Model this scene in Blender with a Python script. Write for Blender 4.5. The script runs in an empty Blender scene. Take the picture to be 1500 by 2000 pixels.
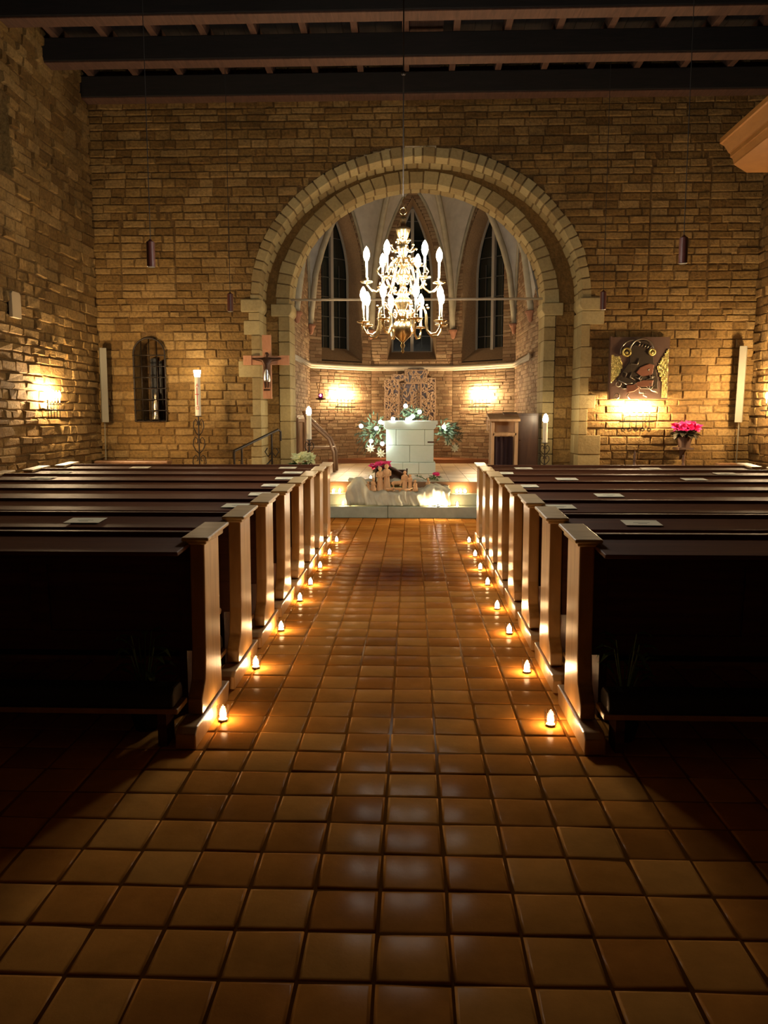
import bpy, bmesh, math, random
from mathutils import Vector, Matrix
from math import sin, cos, pi, radians as R_

scene = bpy.context.scene
# ------------------------------------------------------------------ camera
cam = bpy.data.cameras.new('camera'); co = bpy.data.objects.new('camera', cam)
scene.collection.objects.link(co); scene.camera = co
co.location = (0, 0, 1.5)
co.rotation_euler = (R_(90 - 6.806), 0, R_(1.981))
cam.sensor_fit = 'VERTICAL'; cam.sensor_height = 24.0; cam.lens = 1550 / 2000 * 24.0
cam.clip_end = 100
# ------------------------------------------------------------------ world, exposure
w = bpy.data.worlds.new('world'); scene.world = w; w.use_nodes = True
w.node_tree.nodes['Background'].inputs[0].default_value = (0.01, 0.009, 0.008, 1)
w.node_tree.nodes['Background'].inputs[1].default_value = 0.3
vs = scene.view_settings
vs.view_transform = 'Standard'; vs.look = 'None'; vs.gamma = 1.0; vs.exposure = 0.0
vs.use_curve_mapping = False
scene.cycles.max_bounces = 6; scene.cycles.diffuse_bounces = 3
scene.cycles.glossy_bounces = 3; scene.cycles.transmission_bounces = 4
scene.cycles.transparent_max_bounces = 12
scene.cycles.sample_clamp_indirect = 3.0
scene.cycles.use_light_tree = True
scene.cycles.caustics_reflective = False; scene.cycles.caustics_refractive = False
# lamp strengths (emission of the lamps themselves)
E_CHAND, E_SCONCE, E_SCONCE_E, E_TEA, E_FAIRY, E_TALL = 370, 900, 1500, 270, 80, 120

rnd = random.Random(7)
# ------------------------------------------------------------------ materials
def newmat(name):
    m = bpy.data.materials.new(name); m.use_nodes = True
    return m, m.node_tree.nodes, m.node_tree.links, m.node_tree.nodes['Principled BSDF']
def simple(name, col, rough=0.6, metal=0.0, bump=0.0, bscale=60, var=0.0, coat=0.0, spec=None):
    m, N, L, b = newmat(name)
    b.inputs['Base Color'].default_value = (*col, 1)
    b.inputs['Roughness'].default_value = rough; b.inputs['Metallic'].default_value = metal
    if coat: b.inputs['Coat Weight'].default_value = coat; b.inputs['Coat Roughness'].default_value = 0.15
    if spec is not None: b.inputs['Specular IOR Level'].default_value = spec
    tc = N.new('ShaderNodeTexCoord')
    if bump:
        n = N.new('ShaderNodeTexNoise'); n.inputs['Scale'].default_value = bscale; n.inputs['Detail'].default_value = 4
        L.new(tc.outputs['Object'], n.inputs['Vector'])
        bp = N.new('ShaderNodeBump'); bp.inputs['Strength'].default_value = bump; bp.inputs['Distance'].default_value = 0.01
        L.new(n.outputs['Fac'], bp.inputs['Height']); L.new(bp.outputs[0], b.inputs['Normal'])
    if var:
        n = N.new('ShaderNodeTexNoise'); n.inputs['Scale'].default_value = 7; n.inputs['Detail'].default_value = 5
        L.new(tc.outputs['Object'], n.inputs['Vector'])
        r = N.new('ShaderNodeValToRGB')
        r.color_ramp.elements[0].position = .3; r.color_ramp.elements[1].position = .7
        r.color_ramp.elements[0].color = (*[c * (1 - var) for c in col], 1)
        r.color_ramp.elements[1].color = (*[min(1, c * (1 + var)) for c in col], 1)
        L.new(n.outputs['Fac'], r.inputs[0]); L.new(r.outputs[0], b.inputs['Base Color'])
    return m
def emis(name, col, strength):
    m, N, L, b = newmat(name)
    b.inputs['Base Color'].default_value = (*col, 1)
    b.inputs['Emission Color'].default_value = (*col, 1); b.inputs['Emission Strength'].default_value = strength
    return m
def toned(name, ramp, rough=0.9, bump=0.6, bscale=22, grain=0.25, rvar=0.0, bdist=.02, spec=.3, coat=0):
    """a masonry or tile material: the 'tone' attribute of each stone picks its colour from the ramp"""
    m, N, L, b = newmat(name)
    at = N.new('ShaderNodeAttribute'); at.attribute_name = 'tone'
    tc = N.new('ShaderNodeTexCoord')
    n = N.new('ShaderNodeTexNoise'); n.inputs['Scale'].default_value = bscale; n.inputs['Detail'].default_value = 6
    n.inputs['Roughness'].default_value = .65
    L.new(tc.outputs['Object'], n.inputs['Vector'])
    big = N.new('ShaderNodeTexNoise'); big.inputs['Scale'].default_value = 1.1; big.inputs['Detail'].default_value = 3
    L.new(tc.outputs['Object'], big.inputs['Vector'])
    r = N.new('ShaderNodeValToRGB'); el = r.color_ramp.elements
    while len(el) < len(ramp): el.new(.5)
    for e, (p, c) in zip(el, ramp): e.position = p; e.color = (*c, 1)
    L.new(at.outputs['Fac'], r.inputs[0])
    mx = N.new('ShaderNodeMixRGB'); mx.blend_type = 'OVERLAY'; mx.inputs[0].default_value = grain * 1.6
    L.new(r.outputs[0], mx.inputs[1]); L.new(n.outputs['Fac'], mx.inputs[2])
    mx2 = N.new('ShaderNodeMixRGB'); mx2.blend_type = 'OVERLAY'; mx2.inputs[0].default_value = .5
    L.new(mx.outputs[0], mx2.inputs[1]); L.new(big.outputs['Fac'], mx2.inputs[2])
    L.new(mx2.outputs[0], b.inputs['Base Color'])
    b.inputs['Roughness'].default_value = rough; b.inputs['Specular IOR Level'].default_value = spec
    if coat: b.inputs['Coat Weight'].default_value = coat; b.inputs['Coat Roughness'].default_value = .2
    if rvar:
        mr = N.new('ShaderNodeMapRange'); mr.inputs['From Min'].default_value = .3; mr.inputs['From Max'].default_value = .7
        mr.inputs['To Min'].default_value = rough - rvar; mr.inputs['To Max'].default_value = rough + rvar
        L.new(n.outputs['Fac'], mr.inputs[0]); L.new(mr.outputs[0], b.inputs['Roughness'])
    bp = N.new('ShaderNodeBump'); bp.inputs['Strength'].default_value = bump; bp.inputs['Distance'].default_value = bdist
    L.new(n.outputs['Fac'], bp.inputs['Height']); L.new(bp.outputs[0], b.inputs['Normal'])
    return m
def woodmat(name, c0, c1, rough=.35, scale=(3, 3, 40), coat=.3, spec=.5):
    m, N, L, b = newmat(name)
    tc = N.new('ShaderNodeTexCoord'); mp = N.new('ShaderNodeMapping'); mp.inputs['Scale'].default_value = scale
    L.new(tc.outputs['Object'], mp.inputs[0])
    n = N.new('ShaderNodeTexNoise'); n.inputs['Scale'].default_value = 1.0; n.inputs['Detail'].default_value = 5
    n.inputs['Distortion'].default_value = 1.2
    L.new(mp.outputs[0], n.inputs['Vector'])
    r = N.new('ShaderNodeValToRGB'); r.color_ramp.elements[0].position = .3; r.color_ramp.elements[1].position = .72
    r.color_ramp.elements[0].color = (*c0, 1); r.color_ramp.elements[1].color = (*c1, 1)
    L.new(n.outputs['Fac'], r.inputs[0]); L.new(r.outputs[0], b.inputs['Base Color'])
    b.inputs['Roughness'].default_value = rough
    b.inputs['Specular IOR Level'].default_value = spec
    b.inputs['Coat Weight'].default_value = coat; b.inputs['Coat Roughness'].default_value = .22
    bp = N.new('ShaderNodeBump'); bp.inputs['Strength'].default_value = .15; bp.inputs['Distance'].default_value = .004
    L.new(n.outputs['Fac'], bp.inputs['Height']); L.new(bp.outputs[0], b.inputs['Normal'])
    return m

M = {}
M['stone'] = toned('rubble_stone', bump=.9, bdist=.028, ramp=[(0, (.125, .070, .022)), (.15, (.135, .074, .020)), (.3, (.16, .090, .024)), (.6, (.21, .124, .036)), (1, (.27, .170, .060))], grain=.55)
M['dressed'] = toned('dressed_stone', [(0, (.15, .10, .04)), (.3, (.27, .20, .085)), (1, (.38, .31, .15))], grain=.2, bump=.4)
M['brick'] = toned('apse_brick', [(0, (.15, .095, .05)), (.3, (.20, .12, .065)), (.6, (.26, .17, .095)), (1, (.34, .24, .14))], bscale=30, grain=.25)
M['tile'] = toned('terracotta_tile', [(0, (.20, .080, .014)), (.12, (.20, .080, .014)), (.3, (.36, .135, .024)), (.7, (.42, .175, .033)), (1, (.47, .215, .048))], rough=.55, rvar=.1, bump=.2, bscale=9, grain=.18, bdist=.010, spec=.0, coat=.022)
M['chtile'] = toned('chancel_tile', [(0, (.2, .11, .05)), (.3, (.42, .30, .18)), (1, (.55, .43, .28))], rough=.4, bump=.15, bscale=9, grain=.12, bdist=.01, spec=.5)
M['greystep'] = simple('grey_green_stone', (.36, .42, .33), .42, bump=.2, bscale=14, var=.15)
M['altar'] = toned('altar_stone', [(0, (.30, .34, .26)), (.3, (.70, .80, .70)), (1, (.76, .86, .76))], bump=.15, bscale=18, grain=.1, rough=.7)
M['plaster'] = simple('vault_plaster', (.50, .47, .40), .9, bump=.25, bscale=9, var=.1)
M['rib'] = simple('rib_stone', (.36, .33, .24), .9, bump=.4, bscale=30, var=.12)
M['cornice'] = simple('cornice_stone', (.55, .48, .36), .85, bump=.2, bscale=25)
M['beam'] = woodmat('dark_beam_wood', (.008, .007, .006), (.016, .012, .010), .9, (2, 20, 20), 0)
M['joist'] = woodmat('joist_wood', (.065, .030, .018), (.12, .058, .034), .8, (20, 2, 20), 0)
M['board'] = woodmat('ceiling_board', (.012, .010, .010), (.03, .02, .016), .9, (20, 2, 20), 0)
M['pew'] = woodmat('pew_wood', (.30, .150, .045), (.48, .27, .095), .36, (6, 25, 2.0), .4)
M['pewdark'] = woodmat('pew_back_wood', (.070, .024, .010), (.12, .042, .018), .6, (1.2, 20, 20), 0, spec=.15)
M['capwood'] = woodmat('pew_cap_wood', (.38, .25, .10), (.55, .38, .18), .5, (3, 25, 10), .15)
M['pad'] = simple('black_kneeler_pad', (.012, .011, .012), .7)
M['paper'] = simple('cream_paper', (.88, .80, .56), .8)
M['ink'] = simple('printed_ink', (.06, .05, .04), .8)
M['iron'] = simple('wrought_iron', (.028, .02, .014), .5, .6)
M['brass'] = simple('polished_brass', (.78, .58, .28), .26, 1.0)
M['wax'] = simple('candle_wax', (.80, .76, .58), .5)
M['candletube'] = simple('candle_sleeve', (.85, .74, .50), .5)
M['black'] = simple('matt_black', (.012, .012, .012), .7)
M['darkred'] = simple('dark_red_enamel', (.07, .018, .012), .45)
M['red'] = simple('red_wax', (.55, .06, .05), .5)
M['speaker'] = simple('speaker_grey', (.22, .20, .14), .7)
M['glassnight'] = simple('night_window_glass', (.012, .016, .014), .12, spec=.6)
M['lead'] = simple('window_lead', (.10, .10, .09), .5, .4)
M['mull'] = simple('mullion_stone', (.34, .31, .26), .85)
M['lightwood'] = woodmat('pale_oak', (.40, .24, .12), (.58, .38, .21), .45, (8, 8, 2), .1)
M['midwood'] = woodmat('brown_oak', (.20, .10, .045), (.32, .17, .08), .45, (8, 8, 2), .15)
M['cabwood'] = woodmat('dark_cabinet_wood', (.055, .022, .010), (.10, .045, .02), .45, (8, 8, 1.5), .2)
M['crosswood'] = woodmat('cross_wood', (.42, .19, .09), (.58, .29, .15), .5, (10, 10, 3), 0)
M['darkmetal'] = simple('dark_bronze', (.07, .035, .02), .4, .7)
M['silver'] = simple('silver_robe', (.55, .58, .60), .28, .9)
M['gold'] = simple('gold_mosaic', (.55, .46, .16), .3, .8, bump=.8, bscale=90)
M['reliefdark'] = simple('relief_dark_bronze', (.06, .045, .03), .4, .5, bump=.3)
M['reliefbrown'] = simple('relief_brown', (.14, .085, .06), .4, .4, bump=.3)
M['reliefred'] = simple('relief_red_clay', (.22, .09, .05), .4, .2)
M['leafd'] = simple('fir_green', (.05, .075, .04), .6)
M['leafm'] = simple('plant_green', (.07, .15, .04), .5)
M['leafp'] = simple('variegated_leaf', (.72, .78, .45), .5)
M['pink'] = simple('pink_bract', (.92, .05, .26), .5)
M['redbract'] = simple('red_bract', (.85, .02, .20), .5)
M['starw'] = simple('cream_star_petals', (.75, .70, .45), .6)
M['pot'] = simple('dark_clay_pot', (.07, .035, .02), .6)
M['cloth'] = simple('burlap_cloth', (.66, .66, .50), .95, bump=.5, bscale=200, var=.12)
M['figure'] = woodmat('carved_pale_wood', (.70, .42, .20), (.86, .56, .30), .5, (20, 20, 6), 0)
M['bark'] = woodmat('stable_bark', (.04, .022, .014), (.13, .07, .045), .9, (20, 20, 5), 0)
M['plaque'] = simple('tan_stone_plaque', (.45, .34, .19), .9, bump=.2)
M['flowerpink'] = simple('retable_wood', (.30, .20, .125), .6, var=.1)
M['canopy'] = woodmat('canopy_wood', (.26, .11, .02), (.34, .15, .03), .6, (3, 3, 12), 0)
M['ruby'] = simple('purple_glass', (.30, .01, .16), .2)
warm = (1, .66, .32); cwarm = (1, .80, .52)
M['e_ch'] = emis('chandelier_bulb_glow', (1, .94, .82), E_CHAND)
M['e_sc'] = emis('sconce_bulb_glow', (1, .70, .38), E_SCONCE)
M['e_sce'] = emis('east_sconce_bulb_glow', (1, .70, .38), E_SCONCE_E)
M['e_tea'] = emis('tealight_flame_glow', (1, .60, .27), E_TEA)
M['e_fairy'] = emis('fairy_light_glow', (.85, .95, .9), E_FAIRY)
M['e_tall'] = emis('tall_candle_flame_glow', (1, .78, .48), E_TALL)
M['e_ruby'] = emis('sanctuary_flame_glow', (1, .25, .7), 12)
# thin ribbed jar glass: clear, with slightly darker moulded ribs
def jar_mat():
    m, N, L, b = newmat('ribbed_jar_glass'); N.remove(b)
    out = N['Material Output']
    tc = N.new('ShaderNodeTexCoord'); sp = N.new('ShaderNodeSeparateXYZ'); L.new(tc.outputs['Object'], sp.inputs[0])
    at = N.new('ShaderNodeMath'); at.operation = 'ARCTAN2'; L.new(sp.outputs[1], at.inputs[0]); L.new(sp.outputs[0], at.inputs[1])
    mu = N.new('ShaderNodeMath'); mu.operation = 'MULTIPLY'; mu.inputs[1].default_value = 14; L.new(at.outputs[0], mu.inputs[0])
    si = N.new('ShaderNodeMath'); si.operation = 'SINE'; L.new(mu.outputs[0], si.inputs[0])
    mr = N.new('ShaderNodeMapRange'); mr.inputs['From Min'].default_value = -.5; mr.inputs['From Max'].default_value = .5
    mr.inputs['To Min'].default_value = .66; mr.inputs['To Max'].default_value = .99; L.new(si.outputs[0], mr.inputs[0])
    tr = N.new('ShaderNodeBsdfTransparent'); L.new(mr.outputs[0], tr.inputs[0])
    gl = N.new('ShaderNodeBsdfGlossy'); gl.inputs['Roughness'].default_value = .08
    lw = N.new('ShaderNodeFresnel'); lw.inputs[0].default_value = 1.45
    mx = N.new('ShaderNodeMixShader'); fm = N.new('ShaderNodeMath'); fm.operation = 'MULTIPLY'; fm.inputs[1].default_value = .4; L.new(lw.outputs[0], fm.inputs[0]); L.new(fm.outputs[0], mx.inputs[0]); L.new(tr.outputs[0], mx.inputs[1]); L.new(gl.outputs[0], mx.inputs[2])
    L.new(mx.outputs[0], out.inputs['Surface'])
    return m
M['jar'] = jar_mat()

# ------------------------------------------------------------------ mesh helpers
col = scene.collection
class MB:
    def __init__(s): s.v = []; s.f = []; s.t = []
    def add(s, vs_, fs, t=.5):
        o = len(s.v); s.v.extend([tuple(x) for x in vs_])
        for f in fs: s.f.append(tuple(o + i for i in f)); s.t.append(t)
        return s
    def box(s, c, d, rot=None, t=.5):
        x, y, z = d[0] / 2, d[1] / 2, d[2] / 2
        P = [(-x, -y, -z), (x, -y, -z), (x, y, -z), (-x, y, -z), (-x, -y, z), (x, -y, z), (x, y, z), (-x, y, z)]
        if rot is not None: P = [rot @ Vector(p) for p in P]
        P = [(p[0] + c[0], p[1] + c[1], p[2] + c[2]) for p in P]
        return s.add(P, [(3, 2, 1, 0), (4, 5, 6, 7), (0, 1, 5, 4), (1, 2, 6, 5), (2, 3, 7, 6), (3, 0, 4, 7)], t)
    def bx(s, x0, x1, y0, y1, z0, z1, t=.5):
        return s.box(((x0 + x1) / 2, (y0 + y1) / 2, (z0 + z1) / 2), (x1 - x0, y1 - y0, z1 - z0), None, t)
    def prism(s, pts, a0, a1, axis='x', t=.5):
        n = len(pts)
        def m(a, p):
            return {'x': (a, p[0], p[1]), 'y': (p[0], a, p[1]), 'z': (p[0], p[1], a)}[axis]
        V = [m(a0, p) for p in pts] + [m(a1, p) for p in pts]
        F = [tuple(range(n))[::-1], tuple(range(n, 2 * n))] + [(i, (i + 1) % n, n + (i + 1) % n, n + i) for i in range(n)]
        return s.add(V, F, t)
    def tube(s, pts, r, n=8, t=.5, closed=False):
        pts = [Vector(p) for p in pts]; k = len(pts)
        rr = r if isinstance(r, (list, tuple)) else [r] * k
        up = None; V = []
        for i, p in enumerate(pts):
            a = pts[(i - 1) % k] if (closed or i > 0) else p; b = pts[(i + 1) % k] if (closed or i < k - 1) else p
            d = (b - a)
            if d.length < 1e-9: d = Vector((0, 0, 1))
            d.normalize()
            if up is None:
                up = Vector((0, 0, 1)) if abs(d.z) < .9 else Vector((1, 0, 0))
            up = (up - d * up.dot(d))
            if up.length < 1e-6: up = Vector((1, 0, 0)) - d * d.x
            up.normalize(); sd = d.cross(up)
            for j in range(n):
                an = 2 * pi * j / n; V.append(p + (up * cos(an) + sd * sin(an)) * rr[i])
        F = []
        m = k if closed else k - 1
        for i in range(m):
            for j in range(n):
                a = i * n + j; b = i * n + (j + 1) % n; c = ((i + 1) % k) * n + (j + 1) % n; d_ = ((i + 1) % k) * n + j
                F.append((a, b, c, d_))
        if not closed:
            F.append(tuple(range(n))[::-1]); F.append(tuple((k - 1) * n + j for j in range(n)))
        return s.add(V, F, t)
    def lathe(s, prof, c=(0, 0, 0), n=20, t=.5, sx=1, sy=1):
        V = []
        for r, z in prof:
            for j in range(n):
                an = 2 * pi * j / n; V.append((c[0] + r * cos(an) * sx, c[1] + r * sin(an) * sy, c[2] + z))
        F = []
        for i in range(len(prof) - 1):
            for j in range(n):
                F.append((i * n + j, i * n + (j + 1) % n, (i + 1) * n + (j + 1) % n, (i + 1) * n + j))
        F.append(tuple(range(n))[::-1]); F.append(tuple((len(prof) - 1) * n + j for j in range(n)))
        return s.add(V, F, t)
    def ball(s, c, r, n=10, k=7, sz=1.0, t=.5):
        return s.lathe([(max(1e-4, r * sin(pi * i / k)), -r * sz * cos(pi * i / k)) for i in range(k + 1)], c, n, t)
    def leaf(s, base, d, up, L, W, bend=.2, t=.5):
        base = Vector(base); d = Vector(d).normalized(); up = Vector(up); sd = d.cross(up)
        if sd.length < 1e-5: sd = Vector((1, 0, 0))
        sd.normalize(); nn = sd.cross(d)
        V = [base]
        for f, ww in ((.3, .8), (.6, 1.0)):
            c = base + d * L * f - nn * (-bend * L * f * (1 - f) )
            V += [c - sd * W * ww / 2, c + nn * W * -.15, c + sd * W * ww / 2]
        V.append(base + d * L - nn * bend * L * .6)
        return s.add(V, [(0, 1, 2), (0, 2, 3), (1, 4, 5, 2), (2, 5, 6, 3), (4, 7, 5), (5, 7, 6)], t)
    def build(s, name, mat, parent=None, smooth=False, bevel=0, tone=False, loc=None):
        me = bpy.data.meshes.new(name); me.from_pydata(s.v, [], s.f); me.update()
        if mat: me.materials.append(M[mat] if isinstance(mat, str) else mat)
        if smooth: me.polygons.foreach_set('use_smooth', [True] * len(me.polygons))
        if tone:
            a = me.attributes.new('tone', 'FLOAT', 'FACE'); a.data.foreach_set('value', s.t)
        o = bpy.data.objects.new(name, me); col.objects.link(o)
        if parent: o.parent = parent
        if loc: o.location = loc
        if bevel:
            b = o.modifiers.new('bevel', 'BEVEL'); b.width = bevel; b.segments = 2; b.limit_method = 'ANGLE'
        return o
def tag(o, label=None, cat=None, group=None, kind=None):
    if label: o['label'] = label
    if cat: o['category'] = cat
    if group: o['group'] = group
    if kind: o['kind'] = kind
    return o
def thing(name, label, cat, loc=(0, 0, 0), rz=0, group=None):
    o = bpy.data.objects.new(name, None); col.objects.link(o); o.empty_display_size = .1
    o.location = loc; o.rotation_euler = (0, 0, rz)
    return tag(o, label, cat, group)
kids = {}
def dup(root, loc, rz, label, group=None):
    def cp(o, par):
        c = o.copy(); col.objects.link(c)
        if par: c.parent = par
        for ch in list(o.children): cp(ch, c)
        return c
    r = cp(root, None); r.location = loc; r.rotation_euler = (0, 0, rz)
    tag(r, label, None, group); return r
def struct(o): o['kind'] = 'structure'; return o
def arc(c, r, a0, a1, n, plane='xz'):
    out = []
    for i in range(n + 1):
        a = a0 + (a1 - a0) * i / n
        p = (r * cos(a), r * sin(a))
        out.append({'xz': (c[0] + p[0], c[1], c[2] + p[1]), 'yz': (c[0], c[1] + p[0], c[2] + p[1]), 'xy': (c[0] + p[0], c[1] + p[1], c[2])}[plane])
    return out

# ------------------------------------------------------------------ masonry
def masonry(mb, u0, u1, v0, v1, P, cut=None, joints=None, rh=(.10, .15), sw=(.18, .42), dep=(.006, .03), seed=1, ulim=None, jit=.006, gap=.011, bs=.04, ins=.014):
    rr = random.Random(seed)
    def ivs(a, b, jo=False):
        lo, hi = u0, u1
        if ulim:
            q = [ulim(a), ulim((a + b) / 2), ulim(b)]
            if any(x is None for x in q): return []
            lo = max(x[0] for x in q); hi = min(x[1] for x in q)
        out = [(lo, hi)] if hi - lo > .03 else []
        for c in (cut or []) + ((joints or []) if jo else []):
            q = [x for v in (a + 1e-4, (a + b) / 2, b - 1e-4) for x in c(v)]
            for (p0, p1) in q:
                nx = []
                for (x0, x1) in out:
                    if p1 <= x0 or p0 >= x1: nx.append((x0, x1)); continue
                    if p0 - x0 > .03: nx.append((x0, p0))
                    if x1 - p1 > .03: nx.append((p1, x1))
                out = nx
        return out
    v = v0
    while v < v1 - 1e-6:
        b = min(v + bs, v1)
        for (x0, x1) in ivs(v, b):
            mb.add([P(x0, v, 0), P(x1, v, 0), P(x1, b, 0), P(x0, b, 0)], [(0, 1, 2, 3)], 0.0)
        v = b
    v = v0
    while v < v1 - .02:
        h = rr.uniform(*rh); b = min(v + h, v1)
        if v1 - b < .05: b = v1
        for (x0, x1) in ivs(v, b, True):
            u = x0
            while u < x1 - .02:
                ww = rr.uniform(*sw); e = min(u + ww, x1)
                if x1 - e < .08: e = x1
                j = lambda: rr.uniform(-jit, jit)
                d = rr.uniform(*dep); t = rr.uniform(.2, 1) ** 1.0
                g = gap / 2
                A = [(u + g, v + g), (e - g, v + g), (e - g, b - g), (u + g, b - g)]
                A = [(p[0] + j(), p[1] + j()) for p in A]
                cx = (u + e) / 2; cz = (v + b) / 2
                q = min(ins, (e - u) * .2, (b - v) * .25)
                B = [(p[0] + (q if p[0] < cx else -q), p[1] + (q if p[1] < cz else -q)) for p in A]
                dd = [d + rr.uniform(-.3, .3) * d for _ in range(4)]
                V = [P(p[0], p[1], 0) for p in A] + [P(p[0], p[1], k) for p, k in zip(B, dd)]
                mb.add(V, [(4, 5, 6, 7), (0, 1, 5, 4), (1, 2, 6, 5), (2, 3, 7, 6), (3, 0, 4, 7)], t)
                u = e
        v = b
def ell(cx, z0, a, b):
    def f(v):
        if v <= z0: return [(cx - a, cx + a)]
        q = (v - z0) / b
        if q >= 1: return []
        h = a * math.sqrt(1 - q * q); return [(cx - h, cx + h)]
    return f
# nave dimensions
XL, XR, YE, ZC = -5.2, 5.5, 13.15, 6.97
ACX, AZ = .12, 3.40

# floor ---------------------------------------------------------------
mb = MB(); rr = random.Random(3); S = .21; g = .0075
y0f = 1.955 - S * 16; ny = int((11.78 - y0f) / S) + 1
mb.bx(XL, XR, -3.2, 12.3, -.1, -.004, 0.0)
i0 = int((XL + .09) / S) - 1; i1 = int(XR / S) + 1
for i in range(i0, i1):
    xa = -.094 + i * S; 
    for k in range(ny):
        ya = y0f + k * S
        x0, x1, y0, y1 = xa + g / 2, xa + S - g / 2, ya + g / 2, ya + S - g / 2
        x0 = max(x0, XL); x1 = min(x1, XR); y1 = min(y1, 11.79)
        if x1 - x0 < .03 or y1 - y0 < .02: continue
        j = lambda: rr.uniform(-.0025, .0025)
        h = rr.uniform(-.0012, .0006); tx = rr.uniform(-.0016, .0016); ty = rr.uniform(-.0016, .0016)
        A = [(x0 + j(), y0 + j()), (x1 + j(), y0 + j()), (x1 + j(), y1 + j()), (x0 + j(), y1 + j())]
        q1, q2 = .003, .012
        sg = [(1, 1), (-1, 1), (-1, -1), (1, -1)]
        V = [(p[0], p[1], -.006) for p in A]
        V += [(p[0] + q1 * s_[0], p[1] + q1 * s_[1], -.0016 + h - tx * s_[0] - ty * s_[1]) for p, s_ in zip(A, sg)]
        V += [(p[0] + q2 * s_[0], p[1] + q2 * s_[1], h * 1 - tx * s_[0] - ty * s_[1]) for p, s_ in zip(A, sg)]
        F = [(8, 9, 10, 11)]
        for a in (0, 4):
            F += [(a + n, a + (n + 1) % 4, a + 4 + (n + 1) % 4, a + 4 + n) for n in range(4)]
        mb.add(V, F, rr.uniform(.22, 1))
struct(mb.build('floor', 'tile', smooth=True, tone=True))

# east wall ------------------------------------------------------------
PE = lambda u, v, d: (u, YE - d, v)
NX, NHW, NZ0, NZS = -4.316, .25, 1.46, 2.53
def niche_cut(v):
    if v < NZ0 or v > NZS + NHW: return []
    if v <= NZS: return [(NX - NHW, NX + NHW)]
    h = math.sqrt(max(0, NHW ** 2 - (v - NZS) ** 2)); return [(NX - h, NX + h)]
def groove(cx, hw, zb, zs, rise, w=.010, bottom=True):
    def f(v):
        out = []
        if zb <= v <= zs: out += [(cx - hw - w, cx - hw), (cx + hw, cx + hw + w)]
        elif zs < v <= zs + rise:
            def hh(x, a, b): 
                q = (x - zs) / b
                return a * math.sqrt(1 - q * q) if q < 1 else 0
            o = hh(v, hw + w, rise); i_ = hh(v, hw, rise - w)
            out += [(cx - o, cx - i_), (cx + i_, cx + o)]
        return out
    return f
mb = MB()
masonry(mb, XL, XR, 0, ZC, PE, cut=[ell(ACX, AZ, 2.72, 2.33), niche_cut], joints=[groove(-4.29, .44, 3.5, 4.55, .26), groove(4.22, .46, 3.43, 5.3, .44)], rh=(.095, .15), sw=(.16, .44), dep=(.006, .028), seed=5)
struct(mb.build('wall_east', 'stone', tone=True))
# niche reveal
def outline(hw, zb, zs, zt, n=10, pointed=True):
    pts = [(-hw, zb), (-hw, zs)]
    for i in range(1, n):
        t = i / n
        if pointed: pts.append((-hw * (1 - t ** 2.1), zs + (zt - zs) * t))
        else: pts.append((-hw * cos(t * pi / 2), zs + (zt - zs) * sin(t * pi / 2)))
    L_ = pts[:]; pts.append((0, zt)); pts += [(-p[0], p[1]) for p in reversed(L_)]
    return pts
def reveal(mb, o1, o2, P, d1, d2, t=.4, back=None):
    n = len(o1)
    V = [P(p[0], p[1], d1) for p in o1] + [P(p[0], p[1], d2) for p in o2]
    mb.add(V, [(i, (i + 1) % n, n + (i + 1) % n, n + i) for i in range(n)], t)
    if back is not None: mb.add(V[n:], [tuple(range(n))], back)
on = outline(NHW + .01, NZ0, NZS, NZS + NHW + .01, 10, False)
mb = MB(); reveal(mb, on, on, lambda u, v, d: (NX + u, YE - d, v), .0, -.34, .5, .1)
struct(mb.build('wall_niche', 'stone', tone=True))

# side walls -----------------------------------------------------------
mb = MB()
masonry(mb, 7.2, YE, 0, ZC, lambda u, v, d: (XL + d, u, v), rh=(.09, .17), sw=(.14, .46), dep=(.008, .05), seed=11, jit=.012,
        cut=[lambda v: [(9.35, 10.55)] if 4.6 < v < 5.3 else ([(9.95 - .6 * math.sqrt(max(0, 1 - ((v - 5.3) / .6) ** 2)), 9.95 + .6 * math.sqrt(max(0, 1 - ((v - 5.3) / .6) ** 2)))] if 5.3 <= v < 5.9 else [])])
mb.bx(XL - .2, XL, -3.2, 7.2, 0, ZC, .4)
struct(mb.build('wall_left', 'stone', tone=True))
mb = MB()
masonry(mb, 7.2, YE, 0, ZC, lambda u, v, d: (XR - d, u, v), rh=(.09, .17), sw=(.14, .46), dep=(.008, .05), seed=12, jit=.012)
mb.bx(XR, XR + .2, -3.2, 7.2, 0, ZC, .4)
struct(mb.build('wall_right', 'stone', tone=True))
mb = MB(); mb.bx(XL, XR, -3.4, -3.2, 0, ZC, .4); struct(mb.build('wall_west', 'stone', tone=True))
# left wall round-arched window recess
ow = [(p[0], p[1]) for p in outline(.6, 4.6, 5.3, 5.9, 8, False)]
mb = MB(); reveal(mb, ow, [(p[0] * .85, p[1]) for p in ow], lambda u, v, d: (XL + d, 9.95 + u, v), .01, -.4, .8)
struct(mb.build('trim_1', 'stone', tone=True))
wn = bpy.data.objects.new('window_1', None); col.objects.link(wn); struct(wn); wn.location = (XL - .38, 9.95, 4.6)
mb = MB(); mb.bx(-.02, .0, -.52, .52, 0, 1.3); mb.build('window_pane', 'glassnight', wn)
mb = MB()
for y in (-.5, 0, .5): mb.bx(-.01, .03, y - .02, y + .02, 0, 1.3)
for z in (.02, .45, .9): mb.bx(-.01, .03, -.5, .5, z - .015, z + .015)
mb.build('window_frame', 'lead', wn)

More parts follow.
